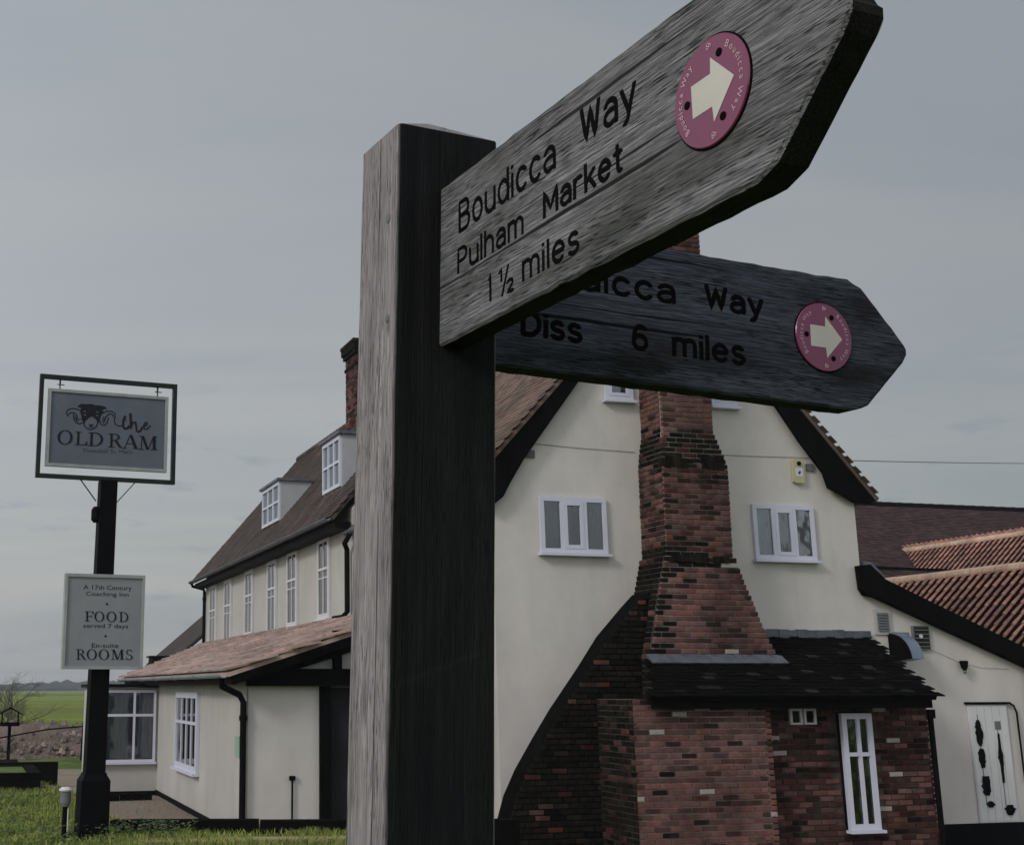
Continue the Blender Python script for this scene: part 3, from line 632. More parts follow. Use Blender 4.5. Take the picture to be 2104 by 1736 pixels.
single('rubble', mb, 'stone', 'pale broken stones and clods scattered over the clay bank', 'rubble', (0, 0, 0), kind='stuff')
# far wood on the skyline
mb = MB(); ico = bmesh.new(); bmesh.ops.create_icosphere(ico, subdivisions=2, radius=1)
iv = [v.co.copy() for v in ico.verts]; fi = [tuple(q.index for q in f.verts) for f in ico.faces]; ico.free()
for i in range(330):
    a = random.uniform(-260, 420); b = random.uniform(860, 960)
    hh = (2.2+3.6*min(1, max(0, (a+10)/75)))*random.uniform(.75, 1.15) if a < 75 else 5.8*random.uniform(.75, 1.2)
    wd = random.uniform(4, 8)
    mb.add([Vector((a+v.x*wd*(1+.3*mnoise.noise(v*2+Vector((i, 0, 0)))), b+v.y*5, ZG+hh*.45+v.z*hh*.6*(1+.35*mnoise.noise(v*2.5+Vector((0, i, 0)))))) for v in iv], fi)
single('far_wood', mb, 'wood_far', 'distant blue grey wood along the skyline beyond the field', 'wood', (0, 0, 0), kind='stuff')
# ================================================================== THE INN (two roof blocks, chimneys, dormers)
GB = 17.1
GF = Fr((0, GB, 0), (1, 0, 0), (0, -1, 0))        # on the brick-chimney gable: u = a, n = towards the viewer
inn = Thing('inn', 'long cream rendered coaching inn with steep tiled roof and brick gable chimney', 'inn', (9, 27, ZG))
BASE = -.95
# walls
mb = MB().prism([(7.1, BASE), (13.1, BASE), (13.1, 4.35), (12.16, 5.72), (10.17, 8.27), (8.2, 5.86), (7.1, 4.62)], 0, -5.8, GF)
inn.part('gable_wall', mb, 'render', label='cream rendered gable wall behind the brick chimney')
FA = 6.75
FF = Fr((FA, 0, 0), (0, 1, 0), (-1, 0, 0))        # on the long front: u = b, n = out to the left
mb = MB().prism([(0, BASE), (5.9, BASE), (5.9, 4.75), (2.87, 8.25), (0, 4.85)], 0, 15.55, Fr((FA, 22.92, 0), (1, 0, 0), (0, 1, 0)))
inn.part('front_wall', mb, 'render2')
# near roof block, front and back, with bellcast
y0, y1 = 16.93, 22.98
roofN = inn.part('roof', MB().slab([(6.68, y0, 4.40), (8.2, y0, 6.05), (8.2, y1, 6.05), (6.68, y1, 4.40)][::-1], .05).slab([(8.2, y0, 6.05), (10.17, y0, 8.5), (10.17, y1, 8.5), (8.2, y1, 6.05)][::-1], .05)
    .slab([(13.42, y0, 4.42), (12.16, y0, 5.86), (12.16, y1, 5.86), (13.42, y1, 4.42)], .05).slab([(12.16, y0, 5.86), (10.17, y0, 8.5), (10.17, y1, 8.5), (12.16, y1, 5.86)], .05), 'tilegrey', label='lichened brown tiled roof of the gable end')
V1 = Vector((1.52, 0, 1.65)); V2 = Vector((1.97, 0, 2.45))
tilefield(inn, roofN, (6.66, y0+.02, 4.415), (0, 1, 0), V1, y1-y0, V1.length+.05, .165, .10, .013, 'tilegrey', 260, seen=[(1020, 755, 1200, 935)])
tilefield(inn, roofN, (8.2, y0+.02, 6.065), (0, 1, 0), V2, y1-y0, V2.length, .165, .10, .013, 'tilegrey', 40, seen=[(1020, 755, 1200, 935)])
V3 = Vector((-1.26, 0, 1.44)); V4 = Vector((-1.99, 0, 2.64))
tilefield(inn, roofN, (13.44, y0+.02, 4.43), (0, 1, 0), V3, .5, V3.length, .165, .10, .013, 'tilegrey', 0)
tilefield(inn, roofN, (12.16, y0+.02, 5.88), (0, 1, 0), V4, .5, V4.length, .165, .10, .013, 'tilegrey', 0)
mb = MB()
for i in range(19): mb.lathe([(.13, i*.32), (.145, i*.32+.30)], 10, Fr((10.17, y0, 8.50), (1, 0, 0), (0, 0, 1), (0, 1, 0)))
inn.part('ridge_tiles', mb, 'tilegrey', roofN)
# bargeboards
def vp(pl, b): return [(lambda q: (q.x, q.z))(onb(x, y, b)) for x, y in pl]
lo_ = [(10.17, 8.47), (8.2, 6.02), (7.0, 4.76), (6.72, 4.46), (6.70, 4.22), (7.02, 4.08), (7.22, 4.24)]
li = [(7.35, 4.47), (7.56, 4.80), (8.50, 6.03), (10.17, 8.08)]
inn.part('bargeboard', MB().prism(lo_+li, .09, .15, GF), 'blackwood')
ro = [(10.17, 8.08), (11.71, 5.88), (12.13, 5.27), (12.50, 4.80), (12.57, 4.57), (12.80, 4.47), (13.0, 4.37), (13.30, 4.36), (13.42, 4.44), (13.05, 4.86), (12.16, 5.84), (10.17, 8.47)]
inn.part('bargeboard', MB().prism(ro, .091, .151, GF), 'blackwood')
inn.part('soffit', MB().prism([(10.17, 8.38), (8.2, 5.95), (7.0, 4.68), (6.9, 4.52), (7.2, 4.52), (8.3, 5.85), (10.17, 8.2)], .004, .089, GF).prism([(10.17, 8.2), (12.05, 5.68), (13.0, 4.5), (13.25, 4.5), (12.16, 5.78), (10.17, 8.38)], .004, .0885, GF), 'blackwood')
# far roof block
y0, y1 = 22.97, 38.55
roofF = inn.part('roof', MB().slab([(6.35, y0, 4.66), (9.6, y0, 8.47), (9.6, y1, 8.47), (6.35, y1, 4.66)][::-1], .06).slab([(12.9, y0, 4.66), (9.6, y0, 8.47), (9.6, y1, 8.47), (12.9, y1, 4.66)], .06), 'tilebrown', label='dark brown tiled roof with two dormers')
VF = Vector((3.25, 0, 3.81))
tilefield(inn, roofF, (6.34, y0+.03, 4.675), (0, 1, 0), VF, y1-y0, VF.length, .18, .115, .016, 'tilebrown', 0)
mb = MB()
for i in range(48): mb.lathe([(.12, i*.32), (.135, i*.32+.30)], 8, Fr((9.6, y0+.05, 8.46), (1, 0, 0), (0, 0, 1), (0, 1, 0)))
inn.part('ridge_tiles', mb, 'tilebrown', roofF)
inn.part('fascia', MB().box(6.42, 6.72, 22.99, 38.5, 4.47, 4.60), 'black')
def gutter(T, a, b0, b1, z, seg=1.9, m='black', r=.06, mtop=None):
    gm = MB(); bb = b0
    while bb < b1-.05:
        e = min(b1, bb+seg)
        ring = [(r*math.cos(q), r*math.sin(q)) for q in [math.pi+math.pi*k/8 for k in range(9)]]
        inner = [(x*.82, y*.82) for x, y in ring[::-1]]; pl = [(a+x, z+y) for x, y in ring+inner]
        gm.prism(pl, bb, e-.012, Fr((0, 0, 0), (1, 0, 0), (0, 1, 0))); gm.prism([(a+x*1.12, z+y*1.12) for x, y in ring+[(x*1.05, y*1.05) for x, y in ring[::-1]]], e-.05, e+.03, Fr((0, 0, 0), (1, 0, 0), (0, 1, 0)))
        bb = e
    return T.part('gutter', gm, m)
gutter(inn, 6.29, 23.0, 38.5, 4.66, m='lead')
gutter(inn, 6.63, 17.0, 22.95, 4.40, m='lead')
def downpipe(T, pts, r=.04, m='black'):
    mb = MB().tube(pts, r, 10)
    p0, p1 = Vector(pts[-2]), Vector(pts[-1]); L = (p1-p0).length; k = max(1, int(L/1.2))
    for i in range(k+1):
        q = p0.lerp(p1, (i+.15)/(k+.3)); mb.tube([q+Vector((0, 0, .035)), q-Vector((0, 0, .035))], r*1.35, 10)
    return T.part('downpipe', mb, m)
downpipe(inn, [(6.29, 38.3, 4.6), (6.32, 38.33, 4.52), (6.66, 38.36, 4.44), (6.69, 38.38, 4.36), (6.69, 38.38, 2.6)], .045)
downpipe(inn, [(6.63, 22.7, 4.36), (6.60, 22.72, 4.28), (6.58, 22.9, 4.18), (6.66, 23.02, 4.08), (6.66, 23.02, 2.95), (6.62, 23.2, 2.86), (6.55, 23.5, 2.85)], .05)
# front upper sash windows
for b0, b1, z0, z1 in [(36.55, 37.6, 2.62, 4.46), (34.35, 35.35, 2.65, 4.46), (31.6, 32.55, 2.85, 4.47), (29.05, 29.95, 2.80, 4.48), (27.05, 27.98, 2.88, 4.50), (24.45, 25.33, 2.92, 4.50)]:
    wn = window(inn, FF, b0, b1, z0, z1, [(0, 1, .03)], fw=.06, bars=(1, 1), rail=.62, m='offwhite', proud=.055, cw=.42)
    inn.part('sill_shadow_board', MB().box(b0-.06, b1+.06, .003, .14, z0-.10, z0-.045, FF), 'black', wn)
# dormers
for b0, b1, z0, z1 in [(29.85, 31.75, 5.42, 6.42), (24.5, 25.9, 5.50, 6.55)]:
    a0 = 7.0; rz = lambda a: 4.66+(a-6.35)*1.1723
    a1 = 6.35+(z1-4.66)/1.1723+.05
    d = inn.part('dormer', MB().prism([(a0, rz(a0)-.1), (a1, z1-.02), (a1, z1), (a0, z1)], b0, b1, Fr((0, 0, 0), (1, 0, 0), (0, 1, 0))), 'dormer')
    inn.part('dormer_roof', MB().box(a0-.10, a1+.12, b0-.07, b1+.07, z1+.002, z1+.06), 'lead', d)
    fr = Fr((a0, 0, 0), (0, 1, 0), (-1, 0, 0))
    zz0 = max(z0, rz(a0)+.05)
    fm = MB().box(b0+.04, b1-.04, .003, .05, z1-.09, z1-.005, fr).box(b0+.04, b1-.04, .003, .05, zz0, zz0+.07, fr)
    for k in range(4):
        x = b0+.04+(b1-b0-.08-.06)*k/3; fm.box(x, x+.06, .003, .049, zz0+.07, z1-.09, fr)
    fm.box(b0+.1, b1-.1, .003, .045, (zz0+z1)/2-.03, (zz0+z1)/2+.02, fr)
    inn.part('dormer_window', fm, 'white', d)
    for k in range(3):
        x = b0+.1+(b1-b0-.2)*k/3; inn.part('pane', MB().box(x, x+(b1-b0-.2)/3, .004, .012, zz0+.07, z1-.09, fr), 'curtain', d)
    inn.part('lead_apron', MB().slab([(a0-.35, b0-.12, rz(a0-.35)+.035), (a0-.35, b1+.12, rz(a0-.35)+.035), (a0+.02, b1+.1, rz(a0)+.05), (a0+.02, b0-.1, rz(a0)+.05)][::-1], .012), 'dormer', d)
    inn.part('lead_soaker', MB().slab([(a0, b0-.16, rz(a0)+.03), (a0, b0-.005, rz(a0)+.04), (a1, b0-.005, rz(a1)+.04), (a1, b0-.16, rz(a1)+.03)], .012), 'lead', d)
# second chimney on the far ridge
st = inn.part('chimney', MB().box(9.26, 10.42, 31.01, 31.99, 7.4, 10.3).box(9.22, 10.46, 30.97, 32.03, 9.70, 9.78).box(9.19, 10.49, 30.94, 32.06, 10.02, 10.13).box(9.15, 10.53, 30.90, 32.10, 10.13, 10.30), 'moss_shade', label='square ridge chimney with dark corbelled top, half hidden by the fingerpost')
fr = Fr((0, 31.0, 0), (1, 0, 0), (0, -1, 0)); sp = wallbricks(fr, lambda z: 9.25, lambda z: 10.43, 7.6, 9.98, lambda u, z: random.choice(('brick', 'brickold')), n=0.)
fr2 = Fr((9.25, 0, 0), (0, -1, 0), (-1, 0, 0)); sp += wallbricks(fr2, lambda z: -32.0, lambda z: -31.0, 7.6, 9.98, lambda u, z: random.choice(('brick', 'brickold')), n=0.)
lay(inn, st, sp, 0)
inn.part('chimney_cap', MB().box(9.13, 10.55, 30.88, 32.12, 10.301, 10.38), 'moss_shade', st)
# gable chimney: stack, shoulders and flared foot
def interp(z, tab):
    for (z0, *v0), (z1, *v1) in zip(tab, tab[1:]):
        if z <= z1: t = max(0, (z-z0)/(z1-z0)); return [p+(q-p)*t for p, q in zip(v0, v1)]
    return tab[-1][1:]
CT_ = [(1.0, 9.02, 11.10, 16.33), (2.0, 9.06, 11.06, 16.34), (2.3, 9.13, 10.90, 16.35), (2.75, 9.22, 10.74, 16.36), (3.1, 9.31, 10.60, 16.37), (3.36, 9.37, 10.52, 16.37), (3.40, 9.42, 10.48, 16.40), (4.50, 9.44, 10.50, 16.40), (4.72, 9.44, 10.50, 16.40), (4.95, 9.47, 10.44, 16.44), (5.22, 9.52, 10.35, 16.47), (9.9, 9.54, 10.33, 16.47)]
mb = MB(); zz = 1.0; prev = None
core = MB()
while zz < 9.9:
    aL, aR, bF = interp(zz+.0375, CT_); core.box(aL+.012, aR-.012, bF+.012, 17.6, zz, zz+.0752); zz += .075
chim = inn.part('chimney', core, 'mortar', label='red brick chimney with sooty shoulders and flared foot')
dk = MB(); zz = 1.0
while zz < 3.5:
    aL, aR, bF = interp(zz+.0375, CT_); dk.box(aL+.009, aL+.0118, bF+.03, 17.09, zz, zz+.0748); zz += .075
inn.part('shade_joints', dk, 'mortarold', chim, kind='stuff')  # shade of the flare's left side painted into its joints
def cmat(u, z):
    j = random.uniform(-.10, .10)
    if 3.25 < z+j < 3.52 or 4.68 < z+j < 5.26: return 'moss_shade' if random.random() < .85 else 'brickold'
    if 3.5 <= z < 4.7: return random.choice(('brick', 'brickold', 'brickold', 'brick'))
    if z < 2.0: return 'brickold'
    if z < 3.25 and u < 9.45 and random.random() < .7: return 'moss_shade'  # left edge of the flare joins the shade painted on its side
    if random.random() < .012: return 'limestone'
    if z < 3.3: return 'brickdark'
    return 'brick' if random.random() < .82 else 'brickold'
sp = []; zz = 1.0; r = 0
while zz < 9.85:
    zc = zz+.0375; aL, aR, bF = interp(zc, CT_)
    vis = 2 if 2.0 < zc < 6.0 else 0
    fr = Fr((0, bF, 0), (1, 0, 0), (0, -1, 0)); u = aL; first = True
    while u < aR-.02:
        L = .1125 if (first and r % 2 == 1) else .225; first = False
        if aR-u-L < .09: L = aR-u
        half = True if L == .1125 else float(L)
        if L == .225: half = False
        sp.append((fr.U, fr.N, fr.pt(u+L/2, -.052, zc), half, cmat(u+L/2, zc), vis+random.random()*.5+(1 if zc > 3.4 else 0))); u += L
    fr = Fr((aL, 0, 0), (0, -1, 0), (-1, 0, 0)); u = -17.6 if zc > 6.5 else -17.1; first = True
    while u < -bF-.08:
        half = (first and r % 2 == 0) or -bF-u < .2; L = .1125 if half else .225; first = False
        sp.append((fr.U, fr.N, fr.pt(u+L/2, -.052, zc), half, 'moss_shade' if (zc < 3.3 and random.random() < .8) else cmat(9.6, zc), vis-.5)); u += L  # low left-side bricks mostly near black: shade put into their colour
    zz += .075; r += 1
lay(inn, chim, sp, 300)
# rounded weathering ledges of the two shoulders
for zs, (aL, aR, bF), hh in ((3.36, (9.37, 10.55, 16.33), .10), (4.72, (9.41, 10.53, 16.37), .16)):
    m_ = MB()
    for i in range(26):
        a = random.uniform(aL+.04, aR-.12); s = random.uniform(.03, .06)
        m_.box(a-s, a+s, bF+random.uniform(.0, .03), bF+.14, zs-random.uniform(.02, .06), zs+random.uniform(0, hh))
    inn.part('mossy_ledge', m_, 'moss_shade', chim, kind='stuff')
inn.part('chimney_cap', MB().box(9.45, 10.42, 16.38, 17.5, 9.9, 10.05), 'brickold', chim)
# gable windows
for (x0, yt, x1, yb) in [(1105, 1020, 1247, 1145), (1541, 1036, 1676, 1158)]:
    p, q = onb(x0, yt, GB), onb(x1, yb, GB)
    window(inn, GF, p.x, q.x, q.z+.04, p.z, [(0, .27, 0), (.33, .67, .055), (.73, 1, 0)], fw=.065, proud=.06)
for (a0, a1) in [(8.94, 9.40), (10.72, 11.16)]:
    window(inn, GF, a0, a1, 5.77, 6.42, [(0, 1, .05)], fw=.06, proud=.055, cw=.5)
# small fittings of the gable
inn.part('wall_vent', MB().box(7.61, 7.78, .003, .03, 4.84, 4.95, GF), 'greyvent')
inn.part('wall_vent', MB().box(12.30, 12.42, .003, .03, 4.84, 4.95, GF), 'greyvent')
def louvre(T, u0, u1, z0, z1, fr, m='greyvent', mf='render2', k=7, par=None):
    v = T.part('vent', MB().box(u0-.05, u1+.05, .003, .03, z0-.05, z1+.05, fr), mf, par)
    for i in range(k):
        z = z0+(z1-z0)*(i+.5)/k; h = (z1-z0)/k
        T.part('slat', MB().prism([(.030, z-h*.48), (.055, z-h*.48), (.034, z+h*.4)], u0, u1, Fr(fr.O, fr.N, fr.U)), m, v)
    return v
louvre(inn, 13.16, 13.17+.0, 2.45, 2.46, GF, k=0) if False else None
# ================================================================== BRICK LEAN-TO AND FLARED BUTTRESS
lean = Thing('brick_outshot', 'dark brick lean-to with mossy tiled roof against the cream gable', 'lean-to', (10.6, 16.2, ZG))
LW = Fr((0, 15.9, 0), (1, 0, 0), (0, -1, 0)); LB = Fr((0, 15.6, 0), (1, 0, 0), (0, -1, 0))
wl = lean.part('wall', MB().box(10.31, 13.05, 15.912, 17.09, BASE, 1.62).box(10.3, 13.04, 15.93, 17.08, 1.62, 1.75), 'mortarold')
WU0, WU1, WZ0, WZ1 = 11.60, 12.08, -.27, 1.255
def lmat(u, z):
    if random.random() < .010: return 'limestone'
    return 'brickold' if random.random() < .75 else 'brick'
sp = wallbricks(LW, lambda z: 10.32, lambda z: 13.05, BASE, 1.6, lmat, n=0., prio=lambda u, z: z+random.random()*.3, skip=lambda u, z: WU0-.09 < u < WU1+.09 and WZ0-.03 < z < WZ1+.03)
sp += wallbricks(Fr((13.06, 0, 0), (0, 1, 0), (1, 0, 0)), lambda z: 15.9, lambda z: 17.08, BASE, 1.6, lmat, n=0., prio=lambda u, z: -5)
lay(lean, wl, sp, 140)
bs = lean.part('hearth_base', MB().box(8.347, 10.30, 15.622, 16.60, BASE, 1.45), 'mortarold', label='red brick hearth base with worn lime mortar')  # dark core, so the left side's joints carry painted shade
lean.part('lime_joints', MB().box(8.355, 10.29, 15.613, 15.6215, BASE, 1.44), 'mortar', bs)
def bmat(u, z):
    if random.random() < .012: return 'limestone'
    return 'brick' if random.random() < .8 else 'brickold'
sp = wallbricks(LB, lambda z: 8.335, lambda z: 10.31, BASE, 1.45, bmat, n=0., prio=lambda u, z: z+random.random()*.3)
sp += wallbricks(Fr((8.335, 0, 0), (0, -1, 0), (-1, 0, 0)), lambda z: -16.6, lambda z: -15.62, BASE, 1.45, lambda u, z: 'moss_shade' if random.random() < .8 else 'brickold', n=0., prio=lambda u, z: -3)  # left side bricks near black: shade painted in as colour
sp += wallbricks(Fr((10.31, 0, 0), (0, 1, 0), (1, 0, 0)), lambda z: 15.62, lambda z: 15.9, BASE, 1.45, lambda u, z: 'brickold', n=0., prio=lambda u, z: -3)
lay(lean, bs, sp, 160)
# raking buttress, its edge stepping brick by brick
BT = [(-.95, 6.76), (-.6, 6.86), (-.41, 6.914), (.171, 7.107), (.5, 7.28), (.912, 7.556), (1.3, 7.83), (1.874, 8.285), (2.3, 8.60), (2.71, 9.0), (2.9, 9.2)]
FB = Fr((0, 16.6, 0), (1, 0, 0), (0, -1, 0))
bt = lean.part('buttress', MB().prism([(u+.03, z) for z, u in BT]+[(9.25, 2.9), (9.25, -.95)], -.012, -.495, FB), 'tiledark')  # near-black core: the buttress's deep shade put into its colour
sp = wallbricks(FB, lambda z: interp(z, BT)[0]+.01, lambda z: min(9.2, 9.25), BASE, 2.86, lambda u, z: ('moss_shade' if random.random() < .88 else 'brickold') if random.random() > .006 else 'limestone', n=0., prio=lambda u, z: -1)  # mostly near-black bricks, painting the buttress as if in deep shade
lay(lean, bt, sp, 0)
# roof
ROO = Vector((8.45, 15.33, 1.475)); RV = Vector((0, 1.77, .87)); rl = RV.length
rz_ = lambda b: 1.475+(b-15.33)*.87/1.77
rf = lean.part('roof', MB().slab([(8.55, 15.36, rz_(15.36)-.01), (12.80, 15.36, rz_(15.36)-.01), (13.12, 17.09, rz_(17.09)-.01), (11.08, 17.09, rz_(17.09)-.01), (11.08, 16.36, rz_(16.36)-.01), (9.04, 16.36, rz_(16.36)-.01)], .05), 'tiledark')
def lin(u, v):
    a = 8.45+u; b = 15.33+v*1.77/rl
    if a < 8.50+(b-15.33)*.5: return False
    if a > 12.84+(b-15.33)*.18: return False
    return not (9.0 < a < 11.1 and b > 16.3)
tilefield(lean, rf, ROO, (1, 0, 0), RV, 4.8, rl, .165, .10, .016, 'tiledark', 300, inside=lin, seen=[(1300, 1290, 1960, 1450)], jit=1.8)
lean.part('fascia', MB().box(8.55, 12.78, 15.44, 15.50, 1.33, 1.46).box(8.56, 12.77, 15.50, 15.9, 1.44, 1.47), 'blackwood')
fl = MB()
for i in range(14): 
    a = 8.98+i*.150; fl.hexa([Vector((a, 16.16, rz_(16.16)+.035)), Vector((a+.157, 16.16, rz_(16.16)+.03+random.uniform(0, .012))), Vector((a+.157, 16.33, rz_(16.34)+.035)), Vector((a, 16.33, rz_(16.34)+.035))],
                         [Vector((a, 16.15, rz_(16.16)+.05)), Vector((a+.157, 16.15, rz_(16.16)+.05)), Vector((a+.157, 16.325, rz_(16.34)+.065+random.uniform(0, .02))), Vector((a, 16.325, rz_(16.34)+.065+random.uniform(0, .02)))])
lean.part('lead_flashing', fl, 'lead', rf)
fl = MB()
for i in range(13): fl.box(11.08+i*.158, 11.08+i*.158+.159, 17.03-.012*(i % 2), 17.098, rz_(17.05)-.02, rz_(17.05)+.105+random.uniform(0, .02))
lean.part('lead_flashing', fl, 'lead', rf)
# narrow light and the extract vents in the lean-to wall
wn = window(lean, Fr((0, 15.88, 0), (1, 0, 0), (0, -1, 0)), WU0, WU1, WZ0, WZ1, [(0, .47, 0), (.62, 1, 0)], fw=.075, proud=.07, curtain=False, rail=.66)
lean.part('opening_frame', MB().box(WU0-.02, WU1+.02, 15.87, 15.9, WZ0-.06, WZ1+.02), 'blackwood', wn)
for (u0, u1, rnd_) in ((10.83, 11.02, 0), (11.045, 11.235, 1)):
    f = MB().box(u0, u1, .0, .05, 1.29, 1.32, LW).box(u0, u1, 0, .05, 1.11, 1.135, LW).box(u0, u0+.035, 0, .049, 1.135, 1.29, LW).box(u1-.035, u1, 0, .049, 1.135, 1.29, LW)
    v = lean.part('extract_vent', f, 'offwhite'); lean.part('vent_opening', MB().box(u0+.03, u1-.03, .0, .02, 1.13, 1.295, LW), 'inside', v)
    if rnd_: lean.part('vent_disc', MB().lathe([(.05, .021), (.065, .030), (.05, .045)], 16, Fr((0, 15.9, 0), (1, 0, 0), (0, 0, 1), (0, -1, 0)), c=((u0+u1)/2, 1.212)), 'black', v)
for (a, z, w_) in ((12.27, 1.31, .2), (10.43, 1.05, .13), (10.6, .93, .12)): lean.part('pale_block', MB().box(a-w_/2, a+w_/2, -.02, .012, z-.035, z+.035, LW), 'limestone')
lean.part('drain_hopper', MB().box(13.06, 13.16, 15.86, 15.96, 1.18, 1.30).tube([(13.11, 15.91, 1.2), (13.11, 15.91, -.5)], .04, 8), 'black')
lean.part('gable_foot', MB().box(13.062, 13.35, 16.2, 17.09, 1.36, 1.52), 'render2')
# ================================================================== WHITE SIDE WING (catslide verge) AND PANTILED RANGES
wing = Thing('side_wing', 'low white wing with thick black sloping verge beside the inn gable', 'wing', (14.5, 17.3, ZG))
wing.part('wall', MB().prism([(13.101, BASE), (15.93, BASE), (15.93, 1.95), (13.101, 3.08)], .0, -.32, GF), 'render')
wing.part('plinth', MB().prism([(13.2, BASE), (15.95, BASE), (15.95, -.375), (13.2, -.375)], .03, .003, GF), 'black')
vb = MB().prism([(12.98, 3.40), (13.17, 3.42), (13.42, 3.20), (14.4, 2.79), (15.96, 2.15), (16.3, 2.0), (16.3, 1.72), (15.9, 1.88), (14.4, 2.47), (13.24, 2.93), (13.06, 2.96), (13.0, 3.05)], .03, .16, GF)
vr = wing.part('verge_board', vb, 'blackwood')
wing.part('verge_roof', MB().prism([(13.12, 3.36), (13.40, 3.16), (16.3, 1.95), (16.3, 1.85), (13.12, 3.05)], .029, -.55, GF), 'tileplum', vr)
wing.part('lead_saddle', MB().hexa([Vector((13.17, 16.95, 3.40)), Vector((13.40, 16.95, 3.20)), Vector((13.44, 17.3, 3.26)), Vector((13.2, 17.3, 3.46))], [Vector((13.20, 16.96, 3.46)), Vector((13.43, 16.96, 3.25)), Vector((13.47, 17.3, 3.31)), Vector((13.23, 17.3, 3.52))]), 'lead', vr)
wing.part('corner_pipe', MB().tube([(15.90, 16.98, 1.9), (15.90, 17.0, 1.8), (15.88, 17.03, 1.2), (15.88, 17.03, -.5)], .035, 8), 'black')
dr = wing.part('door', MB().box(14.76, 15.46, .004, .03, -.37, 1.34, GF), 'door', label='white planked door at the right edge')
for i in range(5): wing.part('plank', MB().box(14.775+i*.135, 14.775+i*.135+.128, .0305, .040, -.35, 1.32, GF), 'door', dr)
wing.part('drip_bar', MB().box(14.72, 15.52, .0, .06, 1.352, 1.385, GF).tube([(15.5, 17.05, 1.37), (15.58, 17.05, 1.33), (15.62, 17.05, 1.22), (15.63, 17.05, .2)], .016, 6), 'black', dr)
wing.part('letter_plate', MB().box(15.20, 15.30, .041, .05, .98, 1.10, GF), 'greyvent', dr)
FD = Fr((0, GB, 0), (1, 0, 0), (0, -1, 0))
def iron(T, par, c, prof):
    m_ = MB()
    P_ = []
    for (r0, z0), (r1, z1) in zip(prof, prof[1:]):
        for k in range(4): P_.append((r0+(r1-r0)*k/4, z0+(z1-z0)*k/4))
    P_.append(prof[-1])
    vs = [(c+r*random.uniform(.65, 1.15), z) for r, z in P_]+[(c-r*random.uniform(.6, 1.1), z) for r, z in P_[::-1]]
    m_.prism(vs, .041, .062, FD); T.part('iron_fitting', m_, 'black', par)
iron(wing, dr, 14.89, [(.02, 1.12), (.05, 1.05), (.065, .92), (.05, .80), (.02, .74)])
iron(wing, dr, 14.90, [(.03, .70), (.075, .63), (.05, .52), (.03, .42)])
iron(wing, dr, 14.92, [(.06, .30), (.085, .22), (.08, .10), (.04, .02)])
iron(wing, dr, 14.96, [(.03, -.06), (.08, -.11), (.04, -.15)])
iron(wing, dr, 15.24, [(.012, .92), (.02, .70), (.05, .56), (.02, .44), (.015, .2)])
iron(wing, dr, 15.30, [(.04, -.12), (.10, -.18), (.05, -.27)])
wing.part('iron_rod', MB().box(14.895, 14.903, .0405, .048, -.1, 1.2, GF).box(15.236, 15.243, .0405, .048, -.2, 1.0, GF), 'greyvent', dr)
louvre(wing, 13.30, 13.49, 2.43, 2.71, GF)
ex = wing.part('extractor', MB().box(13.90, 14.19, .003, .05, 2.16, 2.52, GF), 'greyvent'); wing.part('extractor_grille', MB().box(13.92, 14.17, .0505, .056, 2.18, 2.50, GF), 'inside', ex)
for k in range(5): wing.part('slat', MB().box(13.93, 14.16, .0565, .066, 2.20+k*.062, 2.215+k*.062, GF), 'greyvent', ex)
wing.part('extractor_hub', MB().lathe([(.03, .057), (.03, .072)], 10, Fr((0, GB, 0), (1, 0, 0), (0, 0, 1), (0, -1, 0)), c=(14.02, 2.36)), 'offwhite', ex)
# cowl
q = [(0, 2.40), (.06, 2.40)]+[(.05+.42*math.sin(math.radians(t)), 1.98+.41*math.cos(math.radians(t))) for t in range(5, 91, 8)]+[(0, 1.97)]
cw_ = Thing('flue_cowl', 'curved blue grey metal flue cowl on the white wing wall', 'cowl', (13.6, 17.0, 1.97))
cw_.part('hood', MB().prism([(p[0], p[1]) for p in q], 13.50, 13.70, Fr((0, GB-.004, 0), (0, -1, 0), (1, 0, 0))), 'zinc')
cw_.part('side_plate', MB().prism([(p[0], p[1]) for p in q], 13.478, 13.4985, Fr((0, GB-.003, 0), (0, -1, 0), (1, 0, 0))), 'black')
cw_.part('wall_flange', MB().box(13.47, 13.86, .002, .006, 2.36, 2.42, GF), 'zinc')
# outside lamp and its cable
lp = Thing('bulkhead_lamp', 'small black outside lamp on the white wing wall', 'lamp', (14.73, 17.0, 1.9))
lp.part('lamp_body', MB().lathe([(.02, 1.85), (.05, 1.90), (.065, 1.99), (.05, 2.0)], 12, Fr((0, GB-.08, 0), (1, 0, 0), (0, 1, 0)), c=(14.73, 0)), 'black')
lp.part('bracket', MB().box(14.715, 14.745, .0, .08, 1.97, 1.99, GF), 'black')
lp.part('lens', MB().lathe([(.012, 1.80), (.03, 1.83), (.022, 1.85)], 10, Fr((0, GB-.08, 0), (1, 0, 0), (0, 1, 0)), c=(14.73, 0)), 'greyvent')
single('lamp_cable', MB().tube([(14.1, 17.09, 2.2), (14.4, 17.085, 2.1), (14.7, 17.09, 1.98), (15.1, 17.085, 1.9), (15.6, 17.09, 1.88)], .003, 5), 'cement', 'thin grey cable looping to the lamp on the white wing wall', 'cable', (14.8, 17.09, 1.9))
